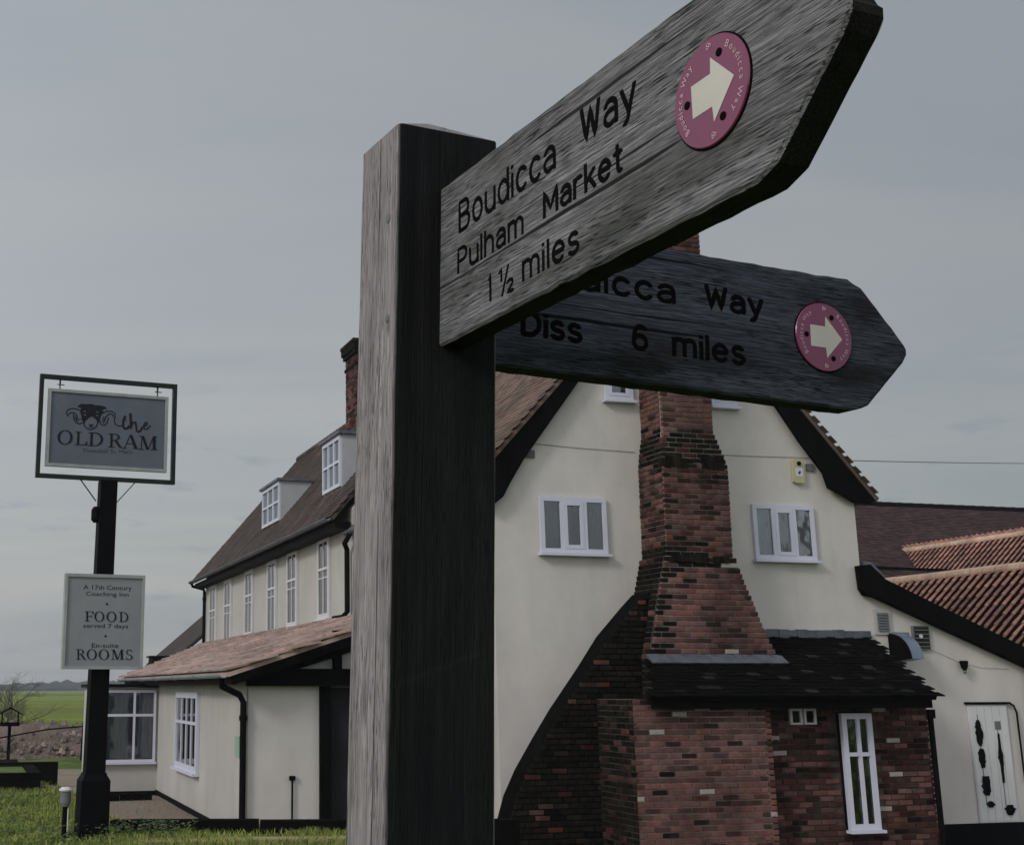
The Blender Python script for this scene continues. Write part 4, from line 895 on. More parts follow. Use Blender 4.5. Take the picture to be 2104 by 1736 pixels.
# range B and range A with pantiles, range C behind
def prange(name, label, a, b0, b1, zr, pitch, run, nobj, seen, back=2.5):
    T = Thing(name, label, 'building', (a, (b0+b1)/2, ZG), group='pantiled ranges behind the side wing')
    tp = math.tan(math.radians(pitch)); ze = zr-run*tp
    wl = T.part('wall', MB().prism([(a-run+.3, BASE), (a+back, BASE), (a+back, zr-back*tp-.2), (a, zr-.2), (a-run+.3, ze+.1)], b0+.12, b1, Fr((0, 0, 0), (1, 0, 0), (0, 1, 0))), 'render2')
    rf = T.part('roof', MB().slab([(a-run, b0, ze), (a, b0, zr), (a, b1, zr), (a-run, b1, ze)][::-1], .05).slab([(a+back, b0, zr-back*tp), (a, b0, zr), (a, b1, zr), (a+back, b1, zr-back*tp)], .05), 'tiledark')
    V = Vector((run, 0, run*tp))
    T.part('dark_channels', MB().slab([(a-run, b0, ze+.062), (a-.05, b0, zr-.05*tp+.062), (a-.05, b1, zr-.05*tp+.062), (a-run, b1, ze+.062)], .02), 'tiledark', rf)  # dark sheet filling the troughs between the rolls
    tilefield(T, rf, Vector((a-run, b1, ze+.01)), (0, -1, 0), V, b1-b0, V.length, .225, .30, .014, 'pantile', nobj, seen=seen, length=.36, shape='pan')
    pts = []
    bb = b0
    while bb < b1-.05:
        e = min(b1, bb+.33); mb = MB(); s = random.uniform(.96, 1.04)
        mb.lathe([(.105*s, bb), (.118*s, bb+.02), (.118*s, e-.03), (.09*s, e-.005)], 12, Fr((a, 0, zr+.005+random.uniform(-.006, .006)), (1, 0, 0), (0, 0, 1), (0, 1, 0)))
        T.part('ridge_tile', mb, 'ridge', rf, smooth=False); bb = e
    return T
prange('pantiled_range', 'red pantiled range whose buff ridge starts at the black verge', 19.81, 18.05, 25.35, 3.87, 42, 4.0, 250, [(1790, 1150, 2110, 1400)])
prange('pantiled_range', 'further red pantiled range with the upper buff ridge', 29.86, 27.5, 37.6, 5.98, 42, 3.6, 160, [(1850, 1090, 2110, 1180)])
rc = Thing('rear_range', 'dark plum tiled rear range with long level ridge behind the pantiles', 'building', (36, 41, ZG))
CRF = Fr((0, 0, 0), (0, 1, 0), (1, 0, 0))
rc.part('wall', MB().prism([(34.6, BASE), (46.4, BASE), (46.4, 5.2), (41, 8.0), (34.6, 4.6)], 19.3, 56, CRF), 'render2')
rr_ = rc.part('roof', MB().slab([(19.1, 33.6, 4.50), (56.2, 33.6, 4.50), (56.2, 41, 8.19), (19.1, 41, 8.19)], .06).slab([(19.1, 41, 8.19), (56.2, 41, 8.19), (56.2, 48, 4.7), (19.1, 48, 4.7)], .06), 'tileplum')
VR = Vector((0, 7.4, 3.69))
tilefield(rc, rr_, (24, 33.6, 4.515), (1, 0, 0), VR, 19, VR.length, .22, .17, .022, 'tileplum', 0)
mb = MB()
for i in range(64): mb.lathe([(.15, 21.1+i*.46), (.165, 21.1+i*.46+.44)], 8, Fr((0, 41, 8.19), (0, 1, 0), (0, 0, 1), (1, 0, 0)))
rc.part('ridge_tiles', mb, 'black', rr_)
# low link roof whose dark gutter crosses in front of the upper pantiles
lk = Thing('link_roof', 'low dark link roof with gutter between the two buff ridges', 'building', (23, 26.5, ZG))
lk.part('wall', MB().box(17.2, 27, 25.9, 26.9, BASE, 3.7), 'render2')
lkr = lk.part('roof', MB().slab([(16.1, 25.4, 3.42), (27.5, 25.4, 3.42), (27.5, 26.95, 4.30), (16.1, 26.95, 4.41)], .06), 'tileplum')
VL = Vector((0, 1.55, .95))
tilefield(lk, lkr, (16.1, 25.4, 3.43), (1, 0, 0), VL, 11, VL.length, .18, .13, .014, 'tileplum', 0)
lk.part('gutter', MB().hexa([Vector((16.1, 26.9, 4.40)), Vector((27.5, 26.9, 4.27)), Vector((27.5, 27.1, 4.27)), Vector((16.1, 27.1, 4.40))], [Vector((16.1, 26.9, 4.51)), Vector((27.5, 26.9, 4.38)), Vector((27.5, 27.1, 4.38)), Vector((16.1, 27.1, 4.51))]), 'tiledark')
# ================================================================== FRONT EXTENSION with tiled pent roof
ext = Thing('front_extension', 'cream single storey extension with pink tiled pent roof and porch', 'extension', (5, 23, ZG))
EF = Fr((3.82, 0, 0), (0, 1, 0), (-1, 0, 0)); EN = Fr((0, 18.3, 0), (1, 0, 0), (0, -1, 0)); EB = Fr((0, 27.1, 0), (1, 0, 0), (0, -1, 0))
ext.part('wall', MB().prism([(3.82, BASE), (6.74, BASE), (6.74, 2.6), (3.82, 1.68)], 18.32, 31.5, Fr((0, 0, 0), (1, 0, 0), (0, 1, 0))), 'render2')
ext.part('porch_panel', MB().box(3.84, 4.865, 0, .018, BASE, 1.64, EN), 'render')
ext.part('plinth', MB().box(18.4, 27.09, .003, .025, BASE, -.40, EF), 'black')
ext.part('porch_beam', MB().box(3.80, 6.7, .02, .2, 1.62, 1.86, EN), 'blackwood')
ext.part('porch_opening', MB().box(4.868, 6.72, .003, .016, BASE, 1.6, EN), 'inside')
ext.part('porch_post', MB().box(4.868, 5.02, .02, .10, BASE, 1.618, EN), 'blackwood')
for u in (5.12, 6.0): ext.part('porch_stud', MB().box(u-.06, u+.06, .02, .12, 1.862, 2.4, EN), 'blackwood')
ext.part('porch_infill', MB().prism([(4.55, 1.862), (6.7, 1.862), (6.7, 2.55), (4.55, 1.95)], .003, .018, EN), 'render2')
ext.part('brace', MB().prism([(3.85, 1.862), (4.55, 1.862), (5.1, 2.03), (6.7, 2.55), (6.7, 2.68), (4.0, 1.80+.1)], .021, .14, EN), 'blackwood')
# pent roof (its far end runs back to the far corner of the inn)
E0, E1 = Vector((3.45, 17.85, 1.80)), Vector((3.45, 30.7, 1.80)); T0, T1 = Vector((6.745, 17.85, 2.86)), Vector((6.745, 38.6, 2.86))
prf = ext.part('roof', MB().slab([E0, T0, T1, E1][::-1], .06), 'tile', label='pink tiled pent roof')
PV = Vector((3.3, 0, 1.06))
def pin(u, v):
    return u < 12.85+v/PV.length*7.9
tilefield(ext, prf, (3.43, 17.83, 1.812), (0, 1, 0), PV, 20.8, PV.length, .24, .32, .034, 'tile', 300, inside=pin, seen=[(240, 1255, 725, 1400)], length=.42, jit=1.6)
ext.part('verge_board', MB().slab([Vector((3.5, 17.90, 1.76)), Vector((6.74, 17.90, 2.80)), Vector((6.74, 17.86, 2.80)), Vector((3.5, 17.86, 1.76))], .13), 'blackwood')
ext.part('fascia', MB().box(3.52, 3.60, 17.92, 30.6, 1.64, 1.76).box(3.60, 3.83, 17.93, 30.6, 1.70, 1.74), 'black')
gutter(ext, 3.41, 17.9, 30.6, 1.79, seg=2.2, m='signedge', r=.065)
downpipe(ext, [(3.41, 18.05, 1.72), (3.42, 18.1, 1.62), (3.70, 18.22, 1.50), (3.76, 18.24, 1.40), (3.76, 18.24, -.45)], .045)
single('stand_pipe', MB().tube([(4.47, 18.25, -.5), (4.47, 18.25, .36)], .014, 6).box(4.43, 4.51, 18.23, 18.27, .34, .40), 'black', 'thin black upright pipe against the cream porch panel', 'pipe', (4.47, 18.25, -.5))
window(ext, EF, 22.12, 24.45, .20, 1.52, [(0, 1, .04)], fw=.06, bars=(3, 0), rail=.62, m='white', proud=.06, cw=.40)
single('notice', MB().box(18.75, 19.05, .003, .012, .62, .92, EF), 'green', 'small pale green notice by the downpipe on the cream wall', 'notice', (3.8, 18.9, .6))
# the bay at the far end
ext.part('bay_wall', MB().box(2.60, 3.819, 27.112, 30.4, BASE, 1.60), 'render2')
ext.part('bay_roof', MB().box(2.52, 3.78, 26.98, 30.45, 1.602, 1.67), 'black')
ext.part('bay_plinth', MB().box(2.59, 3.80, 27.09, 27.111, BASE, -.42), 'black')
window(ext, Fr((0, 27.11, 0), (1, 0, 0), (0, -1, 0)), 2.64, 3.77, .14, 1.55, [(0, .60, 0), (.645, 1, 0)], fw=.05, rail=.66, proud=.05, cw=.2)
# farther outbuilding showing beyond the corner
ob = Thing('outbuilding', 'dark tiled outbuilding roof glimpsed beyond the far corner of the inn', 'building', (8, 46, ZG))
ob.part('wall', MB().box(6.9, 11, 43.3, 49, BASE, 2.6), 'render2')
ob.part('roof', MB().slab([(6.45, 43, 2.45), (9.4, 43, 5.0), (9.4, 49.3, 5.0), (6.45, 49.3, 2.45)][::-1], .1).slab([(12.3, 43, 2.45), (9.4, 43, 5.0), (9.4, 49.3, 5.0), (12.3, 49.3, 2.45)], .1), 'tilebrown')
ob.part('vent_housing', MB().box(5.75, 6.35, 42.6, 43.4, 2.0, 2.55).box(5.68, 6.42, 42.53, 43.47, 2.551, 2.60), 'black')
ob.part('lean_wall', MB().box(5.6, 6.89, 42.7, 48, BASE, 2.0), 'render2')
# alarm box and overhead line
al = Thing('alarm_box', 'narrow yellowed alarm box high on the gable right of the chimney', 'alarm box', (12.12, 17.05, 4.65))
al.part('case', MB().prism([(12.03, 4.66), (12.06, 4.64), (12.19, 4.64), (12.215, 4.66), (12.215, 4.99), (12.19, 5.01), (12.06, 5.01), (12.03, 4.99)], .003, .07, GF), 'yellow')
al.part('label_plate', MB().box(12.065, 12.185, .0705, .074, 4.74, 4.87, GF), 'white')
al.part('label_mark', MB().prism([(12.10, 4.79), (12.13, 4.77), (12.15, 4.80), (12.14, 4.84), (12.12, 4.81)], .0745, .076, GF), 'ink')
al.part('strobe', MB().lathe([(.035, .0705), (.03, .09), (.015, .1)], 12, Fr((0, GB, 0), (1, 0, 0), (0, 0, 1), (0, -1, 0)), c=(12.13, 4.94)), 'black')
pts = []
p0 = Vector((13.0, 16.9, 5.0)); p1 = rayab(2330, 951)*34+Vector((0, 0, H))
for i in range(25):
    t = i/24; q = p0.lerp(p1, t); q.z -= .03*4*t*(1-t); pts.append(q)
single('overhead_line', MB().tube(pts, .007, 5), 'greyvent', 'thin telephone line running from the gable to the right edge of the sky', 'cable', tuple(p0))
single('gable_cable', MB().tube([(7.6, 17.09, 5.06), (8.5, 17.09, 5.02), (9.4, 17.09, 5.0)], .0035, 5), 'greyvent', 'thin cable clipped across the gable left of the chimney', 'cable', (8.5, 17.09, 5.0), group='cables clipped to the gable')
single('gable_cable', MB().tube([(10.5, 17.09, 5.02), (11.4, 17.09, 5.03), (12.5, 17.09, 5.05)], .0035, 5), 'greyvent', 'thin cable clipped across the gable right of the chimney', 'cable', (11.5, 17.09, 5.0), group='cables clipped to the gable')
# ================================================================== PUB SIGN
A22 = math.radians(20)
SU = Vector((math.cos(A22), math.sin(A22), 0)); SN = Vector((math.sin(A22), -math.cos(A22), 0))
SF = Fr((-2.405, 14.66, 0), SU, SN)
ps = Thing('sign_post', 'tall black square post with boxed foot carrying the hanging inn sign', 'sign post', (-2.40, 14.66, 0), inn=False)
lx = lambda z: .012*(z-2)    # slight lean
mb = MB(); rings = [(0.3, .115), (.66, .115), (.70, .105), (2.2, .10), (3.2, .096), (3.90, .095)]
def sq(z, r): return [SF.pt(sx*r+lx(z), sy*r, z) for sx, sy in ((-1, -1), (1, -1), (1, 1), (-1, 1))]
for (z0, r0), (z1, r1) in zip(rings, rings[1:]): mb.hexa(sq(z0, r0), sq(z1, r1))
pole = ps.part('post', mb, 'black')
mb = MB()
for (z0, r0), (z1, r1) in zip([(-.1, .16), (.62, .155), (.68, .12)], [(.62, .155), (.68, .12), (.70, .117)]): mb.hexa(sq(z0, r0), sq(z1, r1))
ps.part('foot_casing', mb, 'black')
ps.part('lamp_lug', MB().lathe([(.03, 3.42), (.055, 3.45), (.055, 3.56), (.03, 3.60)], 10, SF, c=(-.10, .0)), 'black')
mb = MB().tube([SF.pt(-.32, .02, 3.93), SF.pt(-.11, .02, 3.66)], .008, 6).tube([SF.pt(.36, .02, 3.93), SF.pt(.13, .02, 3.66)], .006, 6)
ps.part('stay_wire', mb, 'signiron')
fm = MB().box(-.80, .80, -.035, .035, 5.045, 5.09, SF).box(-.80, .80, -.035, .035, 3.90, 3.945, SF).box(-.80, -.755, -.034, .034, 3.945, 5.045, SF).box(.755, .80, -.034, .034, 3.945, 5.045, SF)
ps.part('sign_frame', fm, 'signiron')
hs = Thing('hanging_sign', 'slate grey hanging sign with black ram head and inn name', 'inn sign', (-2.40, 14.66, 4.02), inn=False)
PW, PZ0, PZ1 = .70, 4.035, 4.93
bd = hs.part('board', MB().box(-PW+.03, PW-.03, -.02, .012, PZ0+.03, PZ1-.03, SF), 'signgrey')
hs.part('board_frame', MB().box(-PW, PW, -.028, .028, PZ1-.035, PZ1, SF).box(-PW, PW, -.028, .028, PZ0, PZ0+.035, SF).box(-PW, -PW+.035, -.027, .027, PZ0+.035, PZ1-.035, SF).box(PW-.035, PW, -.027, .027, PZ0+.035, PZ1-.035, SF), 'signedge')
for u in (-.57, .57): hs.part('hook', MB().tube([SF.pt(u, 0, 4.93), SF.pt(u, 0, 4.98)], .008, 6).tube([SF.pt(u, 0, 4.98), SF.pt(u, 0, 5.046)], .011, 6).tube([SF.pt(u-.03, 0, 4.985), SF.pt(u+.05, 0, 4.985)], .006, 5), 'signiron')
def f1(x, y, h):
    u = (x-262)/1605; yt = 250+85*u; yb = 1370+45*u; v = (y-yt)/(yb-yt)
    return SF.pt(-PW+2*PW*u, .0125+h, PZ1-(PZ1-PZ0)*v)
ram = MB()
flatpoly(ram, [(650, 505), (672, 478), (705, 463), (760, 468), (830, 460), (880, 478), (960, 480), (1010, 495), (1042, 525), (1000, 533), (972, 545), (1000, 575), (965, 620), (945, 680), (938, 735), (918, 735), (905, 690), (872, 662), (840, 640), (800, 668), (762, 710), (745, 750), (728, 735), (722, 690), (712, 625), (682, 565), (702, 525), (665, 515)], f1, .003)
def sk(pts, w_):
    ram.tube([f1(x, y, .002) for x, y in pts], w_*1.42/1605, 6, flat=(.25, SN))
sk([(738, 730), (752, 785), (790, 822), (830, 832), (870, 820), (905, 785), (925, 725)], 8)
flatpoly(ram, [(803, 752), (830, 762), (868, 752), (848, 785), (835, 792), (818, 782)], f1, .004); sk([(834, 785), (834, 800), (805, 800)], 5); sk([(834, 800), (868, 802)], 5)
for p, w_ in [([(690, 565), (640, 540), (575, 535), (525, 555), (505, 600), (525, 652), (540, 612), (580, 590), (630, 610), (655, 655), (648, 700)], 7), ([(600, 612), (608, 690), (640, 742), (688, 755), (722, 735)], 8), ([(690, 590), (712, 650), (716, 705)], 5), ([(652, 690), (700, 688)], 6), ([(625, 640), (640, 705), (668, 720)], 6),
              ([(985, 590), (1040, 560), (1105, 560), (1148, 590), (1150, 640), (1140, 690), (1155, 745), (1195, 772), (1248, 762)], 7), ([(1130, 640), (1110, 600), (1065, 600), (1025, 640), (1008, 715)], 8), ([(955, 610), (945, 690), (965, 755), (1010, 768), (1045, 730), (1062, 650)], 7), ([(1000, 640), (985, 700), (1000, 740)], 7),
              ([(1285, 618), (1262, 700), (1262, 775), (1285, 805), (1325, 795), (1345, 760)], 16), ([(1353, 580), (1362, 690), (1366, 800)], 17), ([(1372, 760), (1395, 708), (1425, 705), (1437, 760), (1445, 825), (1470, 848), (1500, 825), (1522, 770)], 14), ([(1535, 775), (1585, 735), (1583, 702), (1553, 712), (1535, 765), (1548, 803), (1585, 803), (1632, 748)], 10), ([(1255, 655), (1300, 690)], 6)]: sk(p, w_)
hs.part('ram_emblem', ram, 'ink', bd)
ey = MB()
for (x, y) in ((748, 575), (912, 580), (750, 625), (910, 630)): flatpoly(ey, [(x-20, y), (x, y-12), (x+20, y+2), (x, y+10)], f1, .0045)
hs.part('emblem_highlights', ey, 'signgrey', bd)
lt = MB(); f1s = lambda x, y, h: f1(x, y, h)
boxes = [(405, 602, 1058, 852), (632, 795, 1060, 866), (806, 1002, 1068, 872), (1072, 1262, 1080, 882), (1262, 1478, 1090, 890), (1482, 1728, 1098, 902)]
serif(lt, 'OLDRAM', boxes, f1s); hs.part('inn_name', lt, 'ink', bd)
lt = MB(); fittext(lt, 'Tivetshall St. Mary', 735, 1400, 1178, 1108, lambda x, y, n: f1(x, y, .002)); hs.part('village_name', lt, 'inkpale', bd)
# lower board fixed to the post
lb = Thing('notice_board', 'pale grey board on the sign post offering food and rooms', 'sign board', (-2.40, 14.5, 1.8), inn=False)
LF = Fr((-2.40, 14.66, 0), SU, SN)
LN = .19
bd = lb.part('board', MB().box(-.44, .43, .12, LN-.006, 1.80, 2.82, LF), 'signlight')
lb.part('board_frame', MB().box(-.45, .44, .10, LN+.012, 2.79, 2.825, LF).box(-.45, .44, .10, LN+.012, 1.795, 1.825, LF).box(-.45, -.42, .101, LN+.011, 1.825, 2.79, LF).box(.41, .44, .101, LN+.011, 1.825, 2.79, LF), 'signedge')
lb.part('bracket', MB().box(-.1, .1, .09, .12, 2.0, 2.1, LF).box(-.1, .1, .09, .12, 2.5, 2.6, LF), 'black')
def f2(x, y, h):
    u = (x-205+(y-160)*.042)/1120; v = (y-140)/1475
    return LF.pt(-.45+.89*u, LN-.0055+h, 2.825-1.03*v)
lt = MB()
serif(lt, 'FOOD', [(462, 588, 880, 725), (600, 738, 882, 722), (770, 908, 882, 722), (945, 1075, 880, 725)], f2)
serif(lt, 'ROOMS', [(345, 478, 1468, 1310), (490, 628, 1470, 1308), (655, 797, 1470, 1308), (828, 1005, 1465, 1310), (1028, 1132, 1470, 1308)], f2)
lb.part('large_lettering', lt, 'ink', bd)
lt = MB(); g2 = lambda x, y, n: f2(x, y, .002)
for tx, x0, x1, y0, y1 in [('A 17th Century', 452, 1130, 402, 312), ('Coaching Inn', 485, 1085, 500, 418), ('served 7 days', 445, 1070, 998, 915), ('En-suite', 560, 930, 1285, 1215)]: fittext(lt, tx, x0, x1, y0, y1, g2)
for (x, y) in ((778, 605), (753, 1105)): flatpoly(lt, [(x+17*math.cos(t*.628), y+17*math.sin(t*.628)) for t in range(10)], f2, .003)
lb.part('small_lettering', lt, 'ink', bd)
# bollard lamp beside the foot
bl = Thing('bollard_light', 'low garden light with pale cap beside the black sign post foot', 'garden light', (-2.70, 14.5, 0), inn=False)
BLF = Fr((-2.69, 14.5, 0), (1, 0, 0), (0, 1, 0))
bl.part('stem', MB().lathe([(.05, -.02), (.04, .0), (.028, .04), (.028, .36)], 10, BLF), 'black')
bl.part('lantern', MB().lathe([(.045, .36), (.058, .40), (.058, .50), (.05, .52)], 12, BLF), 'greyvent')
bl.part('cap', MB().lathe([(.072, .52), (.074, .535), (.04, .56)], 12, BLF), 'offwhite')
bl.part('inner_rod', MB().box(.03, .04, -.02, .0, .06, .34, BLF), 'offwhite')
# ================================================================== garden timber and odds
def plankbox(T, name, p, q, wd, z0, z1, m):
    p = Vector(p); q = Vector(q); d = (q-p).normalized(); n = Vector((-d.y, d.x, 0)); mb = MB(); k = 6
    for i in range(k):
        s, e = p.lerp(q, i/k), p.lerp(q, (i+1)/k); j = [random.uniform(-.008, .008) for _ in range(4)]
        if i == 0: j0 = j
        lo = [s, e, e+n*wd, s+n*wd]
        mb.hexa([Vector((v.x, v.y, z0)) for v in lo], [Vector((v.x, v.y, z1)) for v in lo])
    return T.part(name, mb, m)
sl = Thing('sleeper_edging', 'long black timber sleeper edging the yard right of the sign post', 'edging', (3, 15.1, -.1))
plankbox(sl, 'sleeper', (1.66, 15.42, 0), (3.3, 15.05, 0), .2, -.2, .135, 'blackwood'); plankbox(sl, 'sleeper', (3.31, 15.05, 0), (6.2, 14.4, 0), .2, -.2, .125, 'blackwood')
s2 = Thing('plank_edging', 'low board edging with pale sandy top near the fingerpost', 'edging', (3, 14.1, -.1))
plankbox(s2, 'board', (1.95, 14.22, 0), (5.6, 13.68, 0), .06, -.2, -.005, 'blackwood'); plankbox(s2, 'capping', (1.75, 14.295, 0), (5.6, 13.70, 0), .30, -.003, .03, 'sand')  # black board with a pale sand-coloured capping
rbd = Thing('raised_bed', 'black sleeper raised bed with turf at the left edge', 'raised bed', (.6, 22.3, -.3))
zt = onb(40, 1588, 21.8).z; zb = onb(40, 1628, 21.8).z
rbd.part('sleeper', MB().box(-1.9, 1.23, 21.8, 22.0, zb-.25, zt-.12), 'blackwood'); rbd.part('sleeper', MB().box(-1.9, 1.25, 21.83, 22.02, zt-.117, zt), 'blackwood')
rbd.part('sleeper', MB().box(1.04, 1.24, 22.02, 24.2, zb-.25, zt-.01), 'blackwood'); rbd.part('sleeper', MB().box(-1.9, 1.24, 24.2, 24.4, zb-.25, zt-.01), 'blackwood')
rbd.part('turf', MB().box(-1.9, 1.035, 22.03, 24.19, zb, zt-.03), 'grass'); rbd.part('footboard', MB().box(-1.9, 1.28, 21.66, 21.77, zb-.2, zb-.035), 'soil')
single('timber_baulk', MB().box(.75, 2.0, 29.2, 29.45, -.6, onb(50, 1566, 29.2).z).box(.75, 1.2, 29.455, 31., -.6, onb(50, 1566, 29.2).z-.02), 'blackwood', 'short black timber baulk behind the raised bed', 'timber', (1.4, 29.3, -.5))
kb = MB()
for i in range(3): kb.box(1.7+i*.62, 2.3+i*.62, 25.6+.03*i, 25.78, -.55, -.36)
single('path_kerb', kb, 'blackwood', 'dark step board across the worn path behind the sign post', 'kerb', (2.3, 25.7, -.5))
bt_ = onz(15, 1588, ZG)
bi = Thing('bird_table', 'dark wooden bird table on a thin post at the left edge', 'bird table', tuple(bt_))
BF = Fr((bt_.x, bt_.y, ZG), (1, 0, 0), (0, 1, 0))
bi.part('post', MB().box(-.04, .04, -.04, .04, -.1, 1.15, BF), 'blackwood'); bi.part('tray', MB().box(-.24, .24, -.2, .2, 1.15, 1.19, BF).box(-.24, .24, -.2, -.18, 1.19, 1.24, BF).box(-.24, .24, .18, .2, 1.19, 1.24, BF), 'blackwood')
bi.part('roof', MB().prism([(-.3, 1.45), (0, 1.62), (.3, 1.45), (.3, 1.42), (0, 1.58), (-.3, 1.42)], -.22, .22, BF), 'blackwood')
for sx in (-.2, .2): bi.part('upright', MB().box(sx-.015, sx+.015, -.17, -.14, 1.19, 1.5, BF).box(sx-.015, sx+.015, .14, .17, 1.19, 1.5, BF), 'blackwood')
fp = onz(169, 1562, ZG)
fpt = Thing('fence_post', 'dark weathered fence post in front of the clay bank', 'post', tuple(fp))
PF = Fr((fp.x, fp.y, ZG), (1, 0, 0), (0, 1, 0))
fpt.part('stake', MB().hexa([PF.pt(*q, -.1) for q in ((-.07, -.06), (.07, -.06), (.07, .06), (-.07, .06))], [PF.pt(q[0]+.03, q[1], 1.12) for q in ((-.06, -.05), (.06, -.05), (.06, .05), (-.06, .05))]), 'blackwood')
fpt.part('rail', MB().tube([PF.pt(0, 0, .98), PF.pt(-1.0, .6, .88), PF.pt(-2.4, 1.2, .62)], .022, 6), 'blackwood')
# bare shrub at the left edge
sh = Thing('bare_shrub', 'leafless twiggy shrub against the sky at the left edge', 'shrub', (1.25, 47, ZG))
tw = MB(); stem = MB()
def grow(p, d, L, r, lev):
    n = 4; pts = [p]
    for i in range(n):
        d = (d+Vector((random.gauss(0, .16), random.gauss(0, .16), random.gauss(.03, .1)))).normalized(); p = p+d*L/n; pts.append(p)
    (stem if lev < 2 else tw).tube(pts, r, 5 if lev < 2 else 3, r1=r*.55)
    if lev < 4:
        for k in range(4 if lev < 3 else 3):
            q = pts[random.randint(1, n)]; e = (d+Vector((random.gauss(0, .6), random.gauss(0, .6), random.gauss(.15, .4)))).normalized(); grow(q, e, L*random.uniform(.5, .75), r*.55, lev+1)
for i in range(6): grow(Vector((1.25+random.uniform(-.5, .5), 47+random.uniform(-.4, .4), ZG-.1)), Vector((random.gauss(0, .3), random.gauss(0, .3), 1)).normalized(), random.uniform(1.2, 1.8), .035, 0)
sh.part('stems', stem, 'twig'); sh.part('twigs', tw, 'twig', kind='stuff')
# ------------------------------------------------------------------ grass and weeds
gr = MB(); vs = []; fs = []
def inpath(a, b):
    return (1.15+.16*(b-22) < a < 2.3+.06*(b-22) and b > 21.8) or (a > 1.95 and b > 16.8) or (a > 4.4 and b > 11.5 and b < 17)
cnt = 0
while cnt < 42000:
    b = 10.5+random.random()**1.2*15; a = random.uniform(-1.2+.02*b, 4.6)
    if inpath(a, b) or (a < 1.26 and 21.58 < b < 24.4): 
        if random.random() > .03 or a > 4.4: continue
    cl = mnoise.noise(Vector((a*1.7, b*1.7, 9)))
    if cl < -.12 and random.random() < .75: continue
    h = (.035+.05*random.random())*(1+.9*max(0, cl)); t = random.uniform(0, 6.28); wv = random.uniform(.004, .008); z = gz(a, b)-.005
    dx, dy = math.cos(t), math.sin(t); bx, by = random.gauss(0, h*.5), random.gauss(0, h*.5)
    o = len(vs); vs += [(a-dx*wv, b-dy*wv, z), (a+dx*wv, b+dy*wv, z), (a+bx*.4+dx*wv*.7, b+by*.4+dy*wv*.7, z+h*.6), (a+bx*.4-dx*wv*.7, b+by*.4-dy*wv*.7, z+h*.6), (a+bx, b+by, z+h)]
    fs += [(o, o+1, o+2, o+3), (o+3, o+2, o+4)]; cnt += 1
gr.v = [Vector(v) for v in vs]; gr.f = fs
single('grass', gr, 'grassblade', 'short rough grass on the verge around the sign post', 'grass', (0, 0, 0), kind='stuff')
wd = MB()
def leafclump(a, b, n, R, hh):
    for i in range(n):
        t = random.uniform(0, 6.28); rr = R*math.sqrt(random.random()); x, y = a+rr*math.cos(t), b+rr*math.sin(t); z = gz(x, y)+random.uniform(.01, hh)
        s = random.uniform(.012, .03); d = Vector((math.cos(t*3), math.sin(t*3), random.uniform(-.2, .5))).normalized(); e = d.cross(Vector((random.gauss(0, .4), random.gauss(0, .4), 1))).normalized()
        c = Vector((x, y, z)); wd.add([c-d*s, c+e*s*.6, c+d*s, c-e*s*.6], [(0, 1, 2, 3)])
for i in range(60): leafclump(random.uniform(-.5, 1.4), random.uniform(13, 20.5), 30, .25, .09)
for i in range(16): leafclump(random.uniform(1.55, 2.5), random.uniform(14.6, 15.35), 40, .14, .16)
for i in range(7): leafclump(random.uniform(.9, 1.7), random.uniform(14.4, 14.9), 40, .12, .16)
single('weeds', wd, 'ivy', 'low broad leaved weeds among the verge grass', 'weeds', (0, 0, 0), kind='stuff')
# ================================================================== FINGERPOST
NC = Vector((.08944798, 1.3, .59458982+H)); KK = Vector((.03149622, -.01601643, .99937554)).normalized()
D2 = Vector((.93192131, .36189378, -.02357047)); D2 = (D2-KK*D2.dot(KK)).normalized(); D1 = KK.cross(D2).normalized()
fpst = Thing('fingerpost', 'weathered square oak waymark post with peaked top in the foreground', 'fingerpost', (NC.x-KK.x*NC.z, NC.y-KK.y*NC.z, 0), inn=False)
def place(T, name, mb, m, Xa, Ya, Za, org, parent=None, smooth=False, label=None, rim=None):
    o = bpy.data.objects.new(name, mb.mesh(name, m, (0, 0, 0), smooth))
    if rim:
        o.data.materials.append(X[rim])
        for p in o.data.polygons:
            if abs(p.normal.y) < .5: p.material_index = 1
    COL.objects.link(o); o.parent = parent or T.o
    o.matrix_basis = basis(Xa, Ya, Za, Vector(org)-(T.base if parent is None else Vector((0, 0, 0))))
    if label: o['label'] = label
    return o
PO = NC-KK*(NC.z/KK.z); HT = (NC-PO).length
def postlocal(x, y):       # pixel -> local coordinates on the left (x = 0) face
    d = ray(x, y); n = D2; o = Vector((0, 0, H)); t = (PO-o).dot(n)/d.dot(n); q = o+d*t-PO
    return (q.dot(D2), q.dot(D1), q.dot(KK))
kn = [(postlocal(747, 1432), (.004, .0085, .030)), (postlocal(795, 1462), (.004, .0085, .024)), (postlocal(797, 668), (.004, .004, .013))]
X['postwood'] = wood('weathered_oak_post', (.40, .37, .39), (.25, .23, .245), 2, stain_or_shade=(.0050, .0060, .0080), crack=.85, stain_shade_face=(1, .0004, .0035), knots=kn)  # near-black right face: algae mixed with painted shade
X['boardwood'] = wood('grey_oak_board', (.30, .295, .318), (.082, .083, .096), 0, stain_or_shade=(.060, .064, .058), crack=.9)
X['boarddark'] = wood('dark_oak_board', (.105, .118, .160), (.026, .031, .046), 0, stain_or_shade=(.012, .013, .014), crack=.95)
X['boardend'] = wood('black_shade_edge', (.030, .030, .030), (.010, .010, .010), 0, stain_or_shade=(.010, .012, .008), crack=.9)  # shade of edges and undersides painted in as near-black wood
W2, W1 = .1203, .1003
mb = MB(); nz_ = 60; ch = .003
